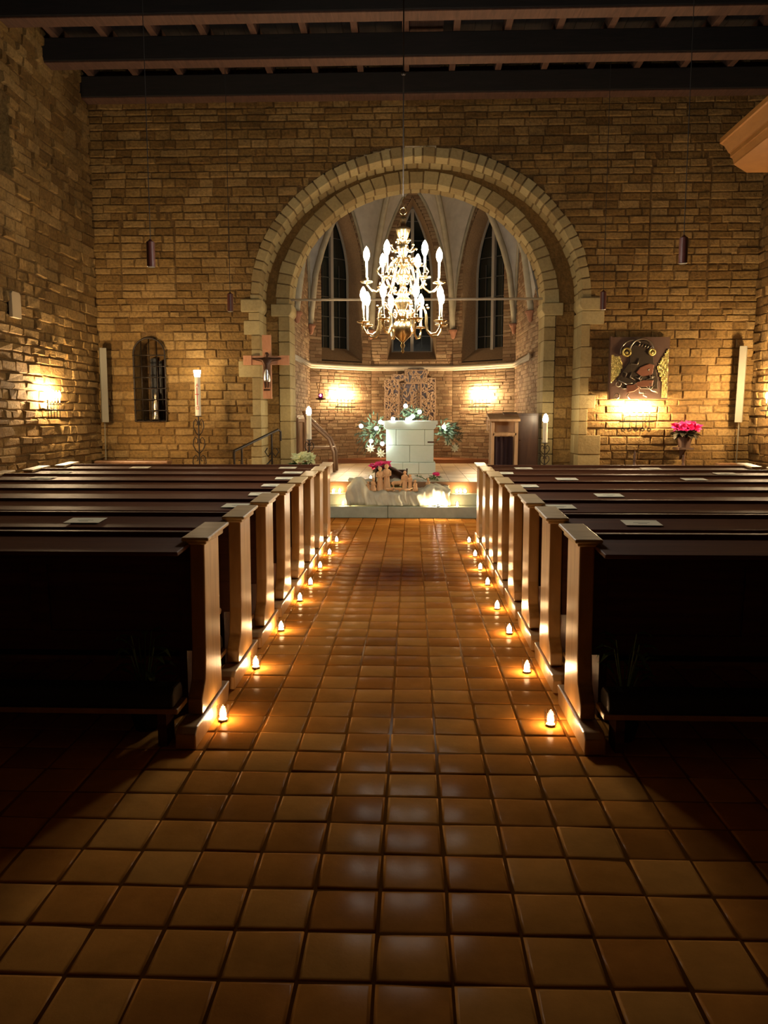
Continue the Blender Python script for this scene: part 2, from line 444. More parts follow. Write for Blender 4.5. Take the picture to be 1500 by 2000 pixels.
# ceiling --------------------------------------------------------------
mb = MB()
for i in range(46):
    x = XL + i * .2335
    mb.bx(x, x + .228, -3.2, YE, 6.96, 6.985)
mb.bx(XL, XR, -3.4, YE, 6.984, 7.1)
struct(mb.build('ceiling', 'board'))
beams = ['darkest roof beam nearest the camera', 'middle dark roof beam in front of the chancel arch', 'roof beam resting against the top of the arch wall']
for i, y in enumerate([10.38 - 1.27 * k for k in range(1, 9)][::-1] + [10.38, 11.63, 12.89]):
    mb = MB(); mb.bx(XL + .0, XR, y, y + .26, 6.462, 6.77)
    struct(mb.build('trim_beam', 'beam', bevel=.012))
    mb = MB(); mb.bx(XL + .0, XR, y + .01, y + .25, 6.44, 6.461); struct(mb.build('trim_beam_lit_underside', 'joist', bevel=.004))  # paler strip added below the near-black beam so its underside looks lit
mb = MB()
for k in range(-8, 9):
    x = -.15 + .70 * k
    if XL < x < XR: mb.bx(x, x + .09, -3.2, YE, 6.771, 6.96)
struct(mb.build('trim_joists', 'joist'))
mb = MB(); mb.bx(-.05, .42, 9.0, YE, 6.90, 6.955); struct(mb.build('trim_hatch', 'joist'))

# chancel arch ---------------------------------------------------------
def ring(mb, cx, z0, a0, b0, a1, b1, y0, y1, N, seed, gapf=.05):
    rr = random.Random(seed)
    # mortar core
    n = 60
    for k in range(n):
        t0, t1 = pi * k / n, pi * (k + 1) / n
        q = .012
        pa = lambda t, a, b, y: (cx + a * cos(t), y, z0 + b * sin(t))
        mb.add([pa(t0, a0 + q, b0 + q, y0 + q), pa(t1, a0 + q, b0 + q, y0 + q), pa(t1, a1 - q, b1 - q, y0 + q), pa(t0, a1 - q, b1 - q, y0 + q),
                pa(t0, a0 + q, b0 + q, y1), pa(t1, a0 + q, b0 + q, y1)], [(0, 1, 2, 3), (0, 4, 5, 1)], 0.0)
    ysp = [y0, y0 + (y1 - y0) * .55, y1]
    for r_ in range(2):
        ts = [0]
        while ts[-1] < pi - .03: ts.append(min(pi, ts[-1] + rr.uniform(.75, 1.25) * pi / N))
        for k in range(len(ts) - 1):
            t0 = ts[k] + gapf * .1; t1 = ts[k + 1] - gapf * .1
            j = lambda: rr.uniform(-.008, .008)
            d0, da = rr.uniform(-.012, .006), rr.uniform(-.006, .02)
            V = []
            for y in (ysp[r_] + (d0 if r_ == 0 else .006), ysp[r_ + 1] - .006):
                for (t, e) in ((t0, 0), (t1, 0), (t1, 1), (t0, 1)):
                    a = (a1 + da if e else a0 + j()); b = (b1 + da if e else b0 + j())
                    V.append((cx + a * cos(t), y, z0 + b * sin(t)))
            mb.add(V, [(0, 1, 2, 3), (4, 7, 6, 5), (0, 4, 5, 1), (1, 5, 6, 2), (2, 6, 7, 3), (3, 7, 4, 0)], rr.uniform(.2, 1))
def jamb(mb, xa, xb, y0, y1, z0, z1, seed, side, w=(0, .12), rh=(.16, .34)):
    """stacked quoins; xa is the opening edge, they reach a varying way into the wall"""
    rr = random.Random(seed); z = z0
    mb.bx(min(xa, xb) + .012, max(xa, xb) - .0, y0 + .012, y1, z0, z1, 0.0)
    while z < z1 - .05:
        h = min(rr.uniform(*rh), z1 - z)
        if z1 - z - h < .08: h = z1 - z
        e = rr.uniform(*w) * (-side)
        X0, X1 = sorted((xa + rr.uniform(-.006, .006), xb + e))
        mb.bx(X0, X1, y0 + rr.uniform(-.014, .004), y1 - .001, z + .006, z + h - .006, rr.uniform(.3, 1)); z += h
mb = MB()
ring(mb, ACX, AZ, 2.60, 2.19, 2.74, 2.34, YE - .03, 13.75, 44, 21)
struct(mb.build('trim_arch_outer', 'dressed', bevel=.008, tone=True))
mb = MB()
ring(mb, .07, AZ, 2.15, 1.95, 2.38, 2.14, 13.72, 14.32, 34, 22)
struct(mb.build('trim_arch_inner', 'dressed', bevel=.008, tone=True))
mb = MB()   # face between the two orders
n = 50
for k in range(n):
    t0, t1 = pi * k / n, pi * (k + 1) / n
    mb.add([(.07 + 2.36 * cos(t0), 13.75, AZ + 2.12 * sin(t0)), (.07 + 2.36 * cos(t1), 13.75, AZ + 2.12 * sin(t1)),
            (ACX + 2.64 * cos(t1), 13.75, AZ + 2.24 * sin(t1)), (ACX + 2.64 * cos(t0), 13.75, AZ + 2.24 * sin(t0))], [(0, 1, 2, 3)], .35)
for s_, xo, xi in ((-1, ACX - 2.62, -2.27), (1, ACX + 2.62, 2.42)):
    a, b = sorted((xo, xi))
    masonry(mb, a, b, 0, AZ, lambda u, v, d: (u, 13.75 - d, v), rh=(.14, .24), sw=(.18, .3), dep=(.004, .02), seed=31 + s_)
struct(mb.build('wall_arch', 'stone', tone=True))
mb = MB()
jamb(mb, ACX - 2.60, ACX - 2.74, YE - .03, 13.75, 0, AZ - .18, 41, -1, (.0, .22)) if False else None
for side, seed in ((-1, 41), (1, 42)):
    xa = ACX + side * 2.60; xb = ACX + side * 2.74
    rr = random.Random(seed); z = 0
    mb.bx(min(xa, xb) + .01, max(xa, xb) - .01, YE - .018, 13.75, 0, AZ - .2, 0.0)
    while z < AZ - .25:
        h = min(rr.uniform(.15, .36), AZ - .2 - z)
        if AZ - .2 - z - h < .08: h = AZ - .2 - z
        X = sorted((xa, xb + side * rr.choice([0, .04, .12, .22])))
        mb.bx(X[0], X[1], YE - .035 + rr.uniform(-.01, .006), 13.45, z + .006, z + h - .006, rr.uniform(.3, 1))
        mb.bx(min(xa, xb), max(xa, xb), 13.46, 13.749, z + .006, z + h - .006, rr.uniform(.1, .8)); z += h
    xa = .07 + side * 2.15; xb = .07 + side * 2.34; z = 0
    mb.bx(min(xa, xb) + .01, max(xa, xb) - .01, 13.735, 14.3, 0, AZ - .2, 0.0)
    while z < AZ - .25:
        h = min(rr.uniform(.16, .36), AZ - .2 - z)
        if AZ - .2 - z - h < .08: h = AZ - .2 - z
        X = sorted((xa, xb))
        mb.bx(X[0], X[1], 13.71 + rr.uniform(-.01, .006), 14.05, z + .006, z + h - .006, rr.uniform(.4, 1))
        mb.bx(X[0], X[1], 14.06, 14.32, z + .006, z + h - .006, rr.uniform(.2, .9)); z += h
struct(mb.build('trim_jambs', 'dressed', bevel=.008, tone=True))
mb = MB()   # impost blocks
for side in (-1, 1):
    for (c, a, wdt, y0, y1, tt) in ((ACX, 2.56, .34, YE - .07, YE + .3, .8), (ACX, 2.58, .12, YE + .3, 13.7, .4), (.07, 2.10, .36, 13.66, 14.1, .9), (.07, 2.12, .3, 14.1, 14.34, .5)):
        x0 = c + side * a; x1 = c + side * (a + wdt)
        pr = [(x0, AZ), (x1, AZ), (x1, AZ - .2), (x0 + side * .05, AZ - .2), (x0, AZ - .12)]
        mb.prism(pr, y0, y1, 'y', tt)
struct(mb.build('trim_imposts', 'dressed', bevel=.015, tone=True))
mb = MB(); mb.tube([(-2.1, 13.9, 3.50), (2.24, 13.9, 3.50)], .021, 8)
tag(mb.build('tie_rod', 'cornice', smooth=True), 'long pale horizontal iron tie rod across the chancel arch', 'rod')

# chancel --------------------------------------------------------------
ZP, ZA = .51, .60
V_ = [(-2.16, 14.3), (-2.16, 14.85), (-2.16, 16.9), (-.91, 18.0), (.91, 18.0), (2.16, 16.9), (2.20, 14.85), (2.24, 14.3)]
APX = Vector((0, 15.35, 6.95)); ZS = 3.38
H_ = [.55, 2.6, 2.95, 3.1, 2.95, 2.6, .55, 3.3]
def pfun(s): return max(0, (1 - abs(2 * s - 1) ** 1.4)) ** .58
names = ['wall_apse', 'wall_apse', 'wall_apse', 'wall_apse', 'wall_apse', 'wall_apse', 'wall_apse']
WIN = {2: (.87, .60, 3.0), 3: (.91, .56, 2.95), 4: (.87 - .07, .60, 3.0)}
cut_apse = {}
vm = MB(); rbm = MB(); wi = 2
for i in range(8):
    p, q = Vector(V_[i]), Vector(V_[(i + 1) % 8]); d = q - p; Lf = d.length; d.normalize(); nrm = Vector((d.y, -d.x))
    H = H_[i]
    # vault cell
    ns, nt = 14, 12; o = len(vm.v)
    for a in range(ns + 1):
        s_ = a / ns; wz = ZS + H * pfun(s_); bp = p + d * Lf * s_
        for b in range(nt + 1):
            t = b / nt; rz = math.sqrt(max(0, 1 - (1 - t) ** 2.0)) * .8 + t * .2
            z = wz + (APX.z - wz) * (rz if wz < APX.z - .5 else rz)
            vm.v.append((bp.x + (APX.x - bp.x) * t, bp.y + (APX.y - bp.y) * t, z))
    for a in range(ns):
        for b in range(nt):
            k = o + a * (nt + 1) + b; vm.f.append((k, k + 1, k + nt + 2, k + nt + 1)); vm.t.append(.5)
    # rib
    if 1 <= i <= 6:
        pts = []
        for b in range(15):
            t = b / 14 * .96; rz = math.sqrt(1 - (1 - t) ** 2.0) * .8 + t * .2
            pts.append((p.x + (APX.x - p.x) * (t + .01), p.y + (APX.y - p.y) * (t + .01), ZS + (APX.z - ZS) * rz - .03))
        rbm.tube(pts, .062, 8); off = [(x + .0, y, z - .05) for x, y, z in pts]; rbm.tube(off, .034, 6)
    # formeret along the wall arch
    if i in (1, 2, 3, 4, 5):
        inn = Vector((APX.x, APX.y)) - (p + q) / 2; inn.normalize()
        pts = [((p + d * Lf * s_).x + inn.x * .03, (p + d * Lf * s_).y + inn.y * .03, ZS + H * pfun(s_)) for s_ in [k / 20 for k in range(21)]]
        rbm.tube(pts, .035, 6)
    if i == 7: continue
    inn = Vector((APX.x, APX.y)) - (p + q) / 2
    if nrm.dot(inn) < 0: nrm = -nrm
    P = lambda u, v, dd, p=p, d=d, nrm=nrm: (p.x + d.x * u + nrm.x * dd, p.y + d.y * u + nrm.y * dd, v)
    def ulim(v, Lf=Lf, H=H):
        if v <= ZS: return (0, Lf)
        q_ = (v - ZS) / H
        if q_ >= .995: return None
        x = (1 - q_ ** (1 / .58)) ** (1 / 1.4)
        return (Lf / 2 - x * Lf / 2, Lf / 2 + x * Lf / 2)
    cuts = []
    if i in (2, 3, 4):
        uc, hw, zb = (Lf * .52, .54, 2.72) if i == 2 else ((Lf / 2, .54, 2.78) if i == 3 else (Lf * .48, .54, 2.72))
        zs_, zt_ = 4.5, ZS + H - .22
        def wc(v, uc=uc, hw=hw, zb=zb, zs_=zs_, zt_=zt_):
            if v < zb or v > zt_: return []
            h = hw if v <= zs_ else hw * (1 - ((v - zs_) / (zt_ - zs_)) ** 2.1)
            return [(uc - h, uc + h)]
        cuts = [wc]
    mb = MB()
    masonry(mb, 0, Lf, ZA - .1 if i > 1 else 0, ZS + H, P, cut=cuts, ulim=ulim, rh=(.06, .085), sw=(.14, .30), dep=(.003, .014), seed=50 + i, jit=.004, gap=.008, ins=.008)
    if i in (2, 3, 4):
        o1 = [(a + uc, b) for a, b in outline(hw + .006, zb, zs_, zt_ + .01, 10)]
        f = .84
        o2 = [(a * f + uc, b) for a, b in outline(hw, zb + (.30 if i != 3 else .22), zs_, zt_ - .1, 10)]
        reveal(mb, o1, o2, P, 0, -.42, .75)
    struct(mb.build('wall_apse', 'brick', tone=True))
    if i in (2, 3, 4):
        wn = bpy.data.objects.new('window_%d' % i, None); col.objects.link(wn); struct(wn)
        c0 = P(uc, zb, -.40); wn.location = c0; wn.rotation_euler = (0, 0, math.atan2(d.y, d.x))
        o3 = [(a * f, b - zb) for a, b in outline(hw, zb + .2, zs_, zt_ - .1, 10)]
        m2 = MB(); m2.add([(a, .03, b) for a, b in o3], [tuple(range(len(o3)))]); m2.build('window_pane', 'glassnight', wn)
        m2 = MB(); m2.tube([(a * .985, 0, b) for a, b in o3], .03, 6, closed=True)
        m2.bx(-.035, .035, -.05, .03, .2, zt_ - zb - .15)
        m2.build('window_frame', 'mull', wn)
        m2 = MB()
        for z in [.55 + .42 * k for k in range(int((zt_ - zb - .9) / .42) + 1)]:
            hh = hw * f if z + zb < zs_ else hw * f * max(.02, 1 - ((z + zb - zs_) / (zt_ - zs_)) ** 2.1)
            m2.bx(-hh, hh, -.004, .026, z - .008, z + .008)
        for sx in (-1, 1):
            m2.bx(sx * .22 - .005, sx * .22 + .005, .0, .026, .3, zs_ - zb + .3)
        m2.build('window_bar', 'lead', wn)
struct(vm.build('ceiling_vault', 'plaster', smooth=True))
struct(rbm.build('trim_ribs', 'rib', smooth=True))
# corbels
mb = MB()
for k in (1, 2, 5, 6):
    x, y = V_[k]; sx = .05 if x < 0 else -.05
    mb.lathe([(.02, -.16), (.045, -.12), (.06, -.06), (.085, 0)], (x + sx, y - (.03 if k in (2, 5) else 0), ZS), 10, .5)
    mb.lathe([(.10, 0), (.10, .035), (.075, .05)], (x + sx, y - (.03 if k in (2, 5) else 0), ZS), 10, .9)
for k in (3, 4):
    x, y = V_[k]
    mb.lathe([(.02, -.16), (.045, -.12), (.06, -.06), (.085, 0), (.10, .0), (.10, .035), (.075, .05)], (x, y - .05, ZS), 10, .9)
struct(mb.build('trim_corbels', simple('corbel_stone', (.34, .16, .09), .8), smooth=False))
# cornice moulding round the apse
mb = MB(); cp = [(-2.13, 14.35)] + [(x * .99, y - .02) for x, y in V_[2:6]] + [(2.13, 14.75)]
pts = [(x, y, 2.60) for x, y in cp]
mb.tube(pts, .045, 8)
mb.tube([(x * .995, y, 2.555) for x, y in cp], .028, 6)
mb.tube(arc((2.12, 14.72, 2.60), .05, 0, 2 * pi, 12, 'yz')[:-1], .018, 6, closed=True)
struct(mb.build('trim_cornice', 'cornice', smooth=True))
# platform, steps
XS0, XS1 = -2.72, 2.90
mb = MB(); rr = random.Random(9)
mb.bx(XS0, XS1, 12.24, 17.2, .3, ZP - .004, 0.0)
S2 = .30
for i in range(-9, 10):
    for k in range(17):
        x0, x1, y0, y1 = i * S2 + .004, (i + 1) * S2 - .004, 12.25 + k * S2, 12.25 + (k + 1) * S2 - .008
        x0 = max(x0, XS0); x1 = min(x1, XS1); y1 = min(y1, 17.2)
        if x1 - x0 < .02 or y1 - y0 < .03: continue
        mb.bx(x0, x1, y0, y1, ZP - .02, ZP + rr.uniform(-.001, .001), rr.uniform(.3, 1))
struct(mb.build('floor_chancel', 'chtile', tone=True))
mb = MB(); mb.bx(-2.2, 2.2, 17.2, 18.05, .4, ZA); struct(mb.build('trim_apse_step', simple('red_brick_step', (.34, .14, .06), .7, bump=.3), bevel=.01))
for k, (ya, zz) in enumerate(((11.79, .17), (12.04, .34), (12.26, .495))):
    mb = MB(); x = XS0
    for xe in (XS0 + 1.45, -.35, 1.35, XS1):
        mb.bx(x + .002, xe - .002, ya, 12.5, zz - .17 if k < 2 else .34, zz); x = xe
    struct(mb.build('trim_step', 'greystep', bevel=.008))

# ------------------------------------------------------------------ pews
YC = [3.90 + .80 * i for i in range(8)]
def make_pew(label, group, loc, side):
    """origin on the floor below the cap of the aisle end; side -1 runs left, +1 runs right; people face +y"""
    t = thing('pew', label, 'pew', loc, 0, group)
    Lp = 3.22; s_ = side
    for k, xe in enumerate((0, Lp)):
        x0, x1 = sorted((s_ * xe, s_ * (xe + (.07 if k == 0 else -.07))))
        m = MB()
        prof = [(-.31, .10), (.085, .10), (.075, .30), (.085, .91), (-.20, .91), (-.21, .40), (-.235, .25), (-.31, .17)]
        m.prism(prof, x0, x1, 'x')
        e = m.build('pew_end', 'pew', t, bevel=.007)
        m = MB(); m.prism([(-.48, 0), (.02, 0), (.16, .0), (.20, .095), (-.44, .095), (-.48, .07)], x0 - .012, x1 + .012, 'x')
        m.build('foot_block', 'pew', e, bevel=.006)
        m = MB(); m.prism([(-.235, .918), (.195, .938), (.195, .956), (-.235, .936)], x0 - .030, x1 + .030, 'x')
        m.prism([(-.215, .90), (.13, .905), (.13, .934), (-.215, .918)], x0 - .014, x1 + .014, 'x')
        m.build('end_cap', 'capwood', e, bevel=.006)
    xa, xb = sorted((s_ * .07, s_ * (Lp - .07)))
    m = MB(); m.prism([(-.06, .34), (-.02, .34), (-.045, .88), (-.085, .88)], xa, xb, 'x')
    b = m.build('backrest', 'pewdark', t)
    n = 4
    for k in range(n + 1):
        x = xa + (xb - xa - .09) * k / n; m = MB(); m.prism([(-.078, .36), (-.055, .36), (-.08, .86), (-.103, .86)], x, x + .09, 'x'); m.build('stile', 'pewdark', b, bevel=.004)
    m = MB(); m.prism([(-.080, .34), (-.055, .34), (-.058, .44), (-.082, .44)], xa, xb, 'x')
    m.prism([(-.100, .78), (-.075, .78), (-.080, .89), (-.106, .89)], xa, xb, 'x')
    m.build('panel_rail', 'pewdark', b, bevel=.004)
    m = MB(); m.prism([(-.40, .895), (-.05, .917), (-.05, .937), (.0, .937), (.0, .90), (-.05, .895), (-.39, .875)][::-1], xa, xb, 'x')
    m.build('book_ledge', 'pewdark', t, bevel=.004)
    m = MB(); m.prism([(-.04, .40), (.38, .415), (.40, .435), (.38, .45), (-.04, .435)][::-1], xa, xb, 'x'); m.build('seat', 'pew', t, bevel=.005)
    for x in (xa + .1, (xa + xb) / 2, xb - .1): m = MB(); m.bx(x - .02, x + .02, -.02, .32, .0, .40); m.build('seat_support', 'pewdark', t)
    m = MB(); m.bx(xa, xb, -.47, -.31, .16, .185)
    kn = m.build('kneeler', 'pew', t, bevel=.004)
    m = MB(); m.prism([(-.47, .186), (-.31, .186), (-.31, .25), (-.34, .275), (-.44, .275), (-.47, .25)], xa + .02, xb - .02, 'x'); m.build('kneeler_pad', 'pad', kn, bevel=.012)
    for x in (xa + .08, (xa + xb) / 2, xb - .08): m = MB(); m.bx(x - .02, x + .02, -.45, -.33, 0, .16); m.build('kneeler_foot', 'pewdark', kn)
    return t
ordn = ['nearest', 'second', 'third', 'fourth', 'fifth', 'sixth', 'seventh', 'farthest']
def pl(side, i):
    n = ordn[i]
    if i == 0: return 'dark wooden pew nearest the camera, %s of the aisle' % side
    if i == 7: return 'wooden pew farthest from the camera, %s of the aisle' % side
    return '%s wooden pew from the camera on the %s of the aisle' % (n, side)
for side, sx, nm in ((-1, -.985, 'left'), (1, .79, 'right')):
    proto = make_pew(pl(nm, 0), 'pews on the %s of the aisle' % nm, (sx, YC[0], 0), side)
    for i in range(1, 8): dup(proto, (sx, YC[i], 0), 0, pl(nm, i), 'pews on the %s of the aisle' % nm)
# hymn sheets
def sheet(name, x, i, rz, wd, ht, label, off=-.22):
    m = MB(); rr = random.Random(int(x * 1000) + i)
    m.box((0, 0, .002), (wd, ht, .0016))
    o = thing(name, label, 'paper', (x, YC[i] + off, .906 + .0045), 0, 'folded sheets lying on the pew ledges')
    o.rotation_euler = (math.atan(.063), 0, rz)
    p = m.build('sheet', 'paper', o)
    m = MB(); m.box((0, 0, .0033), (wd * .45, .004, .0006)); m.box((0, -ht * .2, .0033), (wd * .25, .003, .0006)); m.build('printed_line', 'ink', p)
SH = [(-1, -1.87, 1, .03), (-1, -1.16, 2, -.04), (-1, -1.15, 3, .05), (-1, -1.2, 4, 0), (-1, -1.22, 5, .04), (-1, -1.27, 6, -.03), (-1, -1.45, 7, 0), (-1, -3.2, 7, .02), (-1, -3.8, 6, .06), (-1, -3.62, 5, -.02),
      (1, 1.29, 1, -.03), (1, .98, 2, .03), (1, 1.5, 3, 0), (1, .99, 4, .04), (1, 1.49, 5, .0), (1, .98, 6, -.05), (1, 2.70, 5, .02), (1, 3.3, 6, .03), (1, 2.76, 7, -.02), (1, 1.3, 7, .03)]
seen = {}
for s_, x, i, rz in SH:
    side = 'left' if s_ < 0 else 'right'
    far = abs(x) > 2.2
    pos = 'near its outer end' if far else 'near its aisle end'
    sheet('hymn_sheet', x, i, rz, .20 if not far else .22, .15, 'cream sheet on the ledge of the %s %s pew, %s' % (ordn[i], side, pos), -.24)

# ------------------------------------------------------------------ candles along the aisle
def make_tealight(label, loc, group, name='candle_jar'):
    t = thing(name, label, 'candle', loc, rnd.uniform(0, 6), group)
    m = MB(); n = 44
    for r0, zz0, zz1 in ((.031, .001, .076),):
        V = []
        prof = [(.026, .001), (.0285, .010), (.031, .022), (.031, .062), (.033, .076)]
        for r, z in prof:
            for j in range(n): V.append((r * cos(2 * pi * j / n), r * sin(2 * pi * j / n), z))
        F = [(i * n + j, i * n + (j + 1) % n, (i + 1) * n + (j + 1) % n, (i + 1) * n + j) for i in range(len(prof) - 1) for j in range(n)]
        m.add(V, F)
    m.build('glass_jar', 'jar', t, smooth=True)
    m = MB(); m.lathe([(.019, .002), (.021, .004), (.021, .011), (.006, .0115)], n=16); m.build('wax', 'wax', t)
    m = MB(); m.lathe([(.006, .012), (.0145, .020), (.0165, .032), (.0145, .045), (.008, .058), (.0006, .069)], n=10); m.build('flame', 'e_tea', t, smooth=True)
    return t
CL = [(-.943, 3.767), (-.943, 4.604), (-.928, 5.447), (-.923, 6.361), (-.915, 6.983), (-.92, 7.787), (-.905, 8.561), (-.912, 9.459)]
CR = [(.697, 3.758), (.699, 4.574), (.698, 5.423), (.69, 6.136), (.701, 7.039), (.697, 7.763), (.706, 8.52), (.709, 9.476)]
def cand(x): return x + .03 * (1 if x < 0 else -1)
first = None
for side, CC in (('left', CL), ('right', CR)):
    for i, (x, y) in enumerate(CC):
        lab = 'burning tealight glass on the floor beside the %s %s pew end' % (ordn[i], side)
        loc = (x + (.012 if x < 0 else -.012), y, .001)
        if first is None: first = make_tealight(lab, loc, 'tealights along the aisle')
        else: dup(first, loc, rnd.uniform(0, 6), lab, 'tealights along the aisle')
for (x, y, z, lab) in ((-1.20, 12.14, .341, 'leftmost tealight on the upper altar step'), (-1.105, 12.15, .341, 'second tealight from the left on the upper altar step'),
                       (-1.03, 11.90, .171, 'leftmost tealight on the lower altar step'), (-.925, 11.90, .171, 'tealight on the lower tread just left of the burlap cloth'),
                       (.70, 12.14, .341, 'left one of three tealights on the upper step right of the nativity'), (.755, 12.16, .341, 'middle one of three tealights on the upper step right of the nativity'), (.82, 12.14, .341, 'right one of three tealights on the upper step right of the nativity'),
                       (.28, 11.825, .171, 'tealight in front of the cloth, left of the small bright lamp'), (.52, 11.83, .171, 'tealight in front of the cloth, right of the small bright lamp'), (.69, 11.88, .171, 'rightmost tealight on the lower altar step'),
                       (-.648, 12.6, .511, 'lone tealight on the chancel floor behind the left of the nativity')):
    dup(first, (x, y, z), 0, lab, 'tealights on the altar steps')

# ------------------------------------------------------------------ chandelier
CHY = 7.5; CHX = -.085
ch = thing('chandelier', 'two-tiered brass candle chandelier hanging before the chancel arch', 'chandelier', (CHX, CHY, 2.09))
m = MB()
m.lathe([(.004, 0), (.014, .02), (.006, .04), (.022, .07), (.01, .095), (.035, .12), (.078, .16), (.098, .21), (.098, .25), (.07, .29), (.045, .31),
         (.085, .325), (.085, .34), (.05, .36), (.042, .40), (.075, .45), (.08, .48), (.045, .52), (.06, .54), (.06, .555), (.03, .58), (.028, .64), (.06, .69), (.066, .72), (.03, .77),
         (.05, .79), (.05, .80), (.022, .83), (.03, .88), (.055, .93), (.05, .97), (.022, 1.0), (.04, 1.02), (.065, 1.10), (.07, 1.12), (.022, 1.14), (.026, 1.19), (.03, 1.215), (.018, 1.225), (.008, 1.25)], n=24)
m.build('central_stem', 'brass', ch, smooth=True)
m = MB(); m.tube(arc((0, 0, 1.275), .03, 0, 2 * pi, 14)[:-1], .006, 6, closed=True)
m.tube([(0, 0, 1.30), (0.012, 0, 1.33), (-.008, 0, 1.36), (.012, 0, 1.39), (0, 0, 1.41)], .005, 6); m.build('hook', 'brass', ch, smooth=True)
m = MB(); m.tube([(0, 0, 1.40), (0, 0, 4.82)], .006, 8); m.ball((0, 0, 2.46), .022); m.build('hanging_rod', 'iron', ch, smooth=True)
for tier, (zz, rr_, k) in enumerate(((.36, .085, 10), (.57, .10, 12), (.66, .06, 8), (.84, .09, 12), (.95, .12, 10), (1.02, .06, 8))):
    m = MB()
    for j in range(k):
        a = 2 * pi * j / k + tier * .3
        m.ball((rr_ * cos(a), rr_ * sin(a), zz + .014 * sin(j * 2.1)), .013, 7, 5)
        m.tube([(.02 * cos(a), .02 * sin(a), zz - .03), (rr_ * .8 * cos(a), rr_ * .8 * sin(a), zz - .03), (rr_ * cos(a), rr_ * sin(a), zz)], .005, 5)
    m.build('knob_ornament', 'brass', ch, smooth=True)
def ch_arm(parent, a, R, zb, zt, kind):
    e = bpy.data.objects.new('candle_arm', None); col.objects.link(e); e.parent = parent; e.rotation_euler = (0, 0, a)
    m = MB()
    if kind == 0:   # lower: rises out, over, sweeps down in a big S and curls up under the tray
        P = [(.05, 0, zb + .02), (.12, 0, zb + .10), (.17, 0, zb + .155), (.215, 0, zb + .135), (.235, 0, zb + .07), (.235, 0, zb - .01), (.25, 0, zb - .075), (.29, 0, zb - .11), (R - .03, 0, zb - .10), (R, 0, zb - .05), (R, 0, zb)]
        m.tube(P, [.011, .011, .010, .009, .009, .010, .011, .011, .010, .009, .008], 8)
        m.ball((.17, 0, zb + .18), .014, 7, 5); m.ball((.245, 0, zb + .15), .012, 7, 5)
        m.tube([(.14, 0, zb + .13), (.12, 0, zb + .06), (.15, 0, zb + .02), (.19, 0, zb + .05)], [.008, .008, .007, .005], 6)
    else:
        P = [(.03, 0, zb + .22), (.08, 0, zb + .20), (.14, 0, zb + .12), (.17, 0, zb + .04), (.20, 0, zb - .05), (.245, 0, zb - .085), (.29, 0, zb - .07), (R, 0, zb - .02), (R, 0, zb)]
        m.tube(P, [.010] * 9, 8)
        m.tube([(.12, 0, zb + .15), (.20, 0, zb + .15), (.24, 0, zb + .10), (.21, 0, zb + .06), (.18, 0, zb + .09)], .007, 6)
        m.ball((.10, 0, zb + .22), .014, 7, 5); m.ball((.17, 0, zb + .17), .012, 7, 5); m.ball((.21, 0, zb - .01), .012, 7, 5)
    v = m.v
    m.lathe([(.012, -.012), (.05, -.004), (.062, .006), (.058, .008), (.02, .004), (.016, .012), (.018, .035), (.015, .04)], (R, 0, zb), 14)
    return m
for tier, (R, zb, n, a0) in enumerate(((.378, .27, 8, .32), (.335, .64, 6, .1))):
    for j in range(n):
        a = a0 + 2 * pi * j / n
        m = ch_arm(ch, a, R, zb, 0, tier)
        # rotate points about z
        m.v = [(x * cos(a) - y * sin(a), x * sin(a) + y * cos(a), z) for x, y, z in m.v]
        bpy.data.objects.remove([o for o in ch.children if o.name.startswith('candle_arm') and o.type == 'EMPTY'][-1])
        arm = m.build('candle_arm', 'brass', ch, smooth=True)
        cx, cy = R * cos(a), R * sin(a)
        m = MB(); m.lathe([(.011, .03), (.011, .19)], (cx, cy, zb), 10); m.build('candle_sleeve', 'candletube', arm, smooth=True)
        m = MB(); m.lathe([(.008, .185), (.019, .20), (.029, .235), (.026, .27), (.014, .30), (.001, .318)], (cx, cy, zb), 10); m.build('light_bulb', 'e_ch', arm, smooth=True)
m = MB(); m.lathe([(.01, 1.145), (.034, 1.13 - .1), (.036, 1.06)], n=12)
m = MB(); m.lathe([(.008, .885), (.03, .90), (.04, .935), (.032, .965), (.01, .98)], (0, 0, .14), 12)

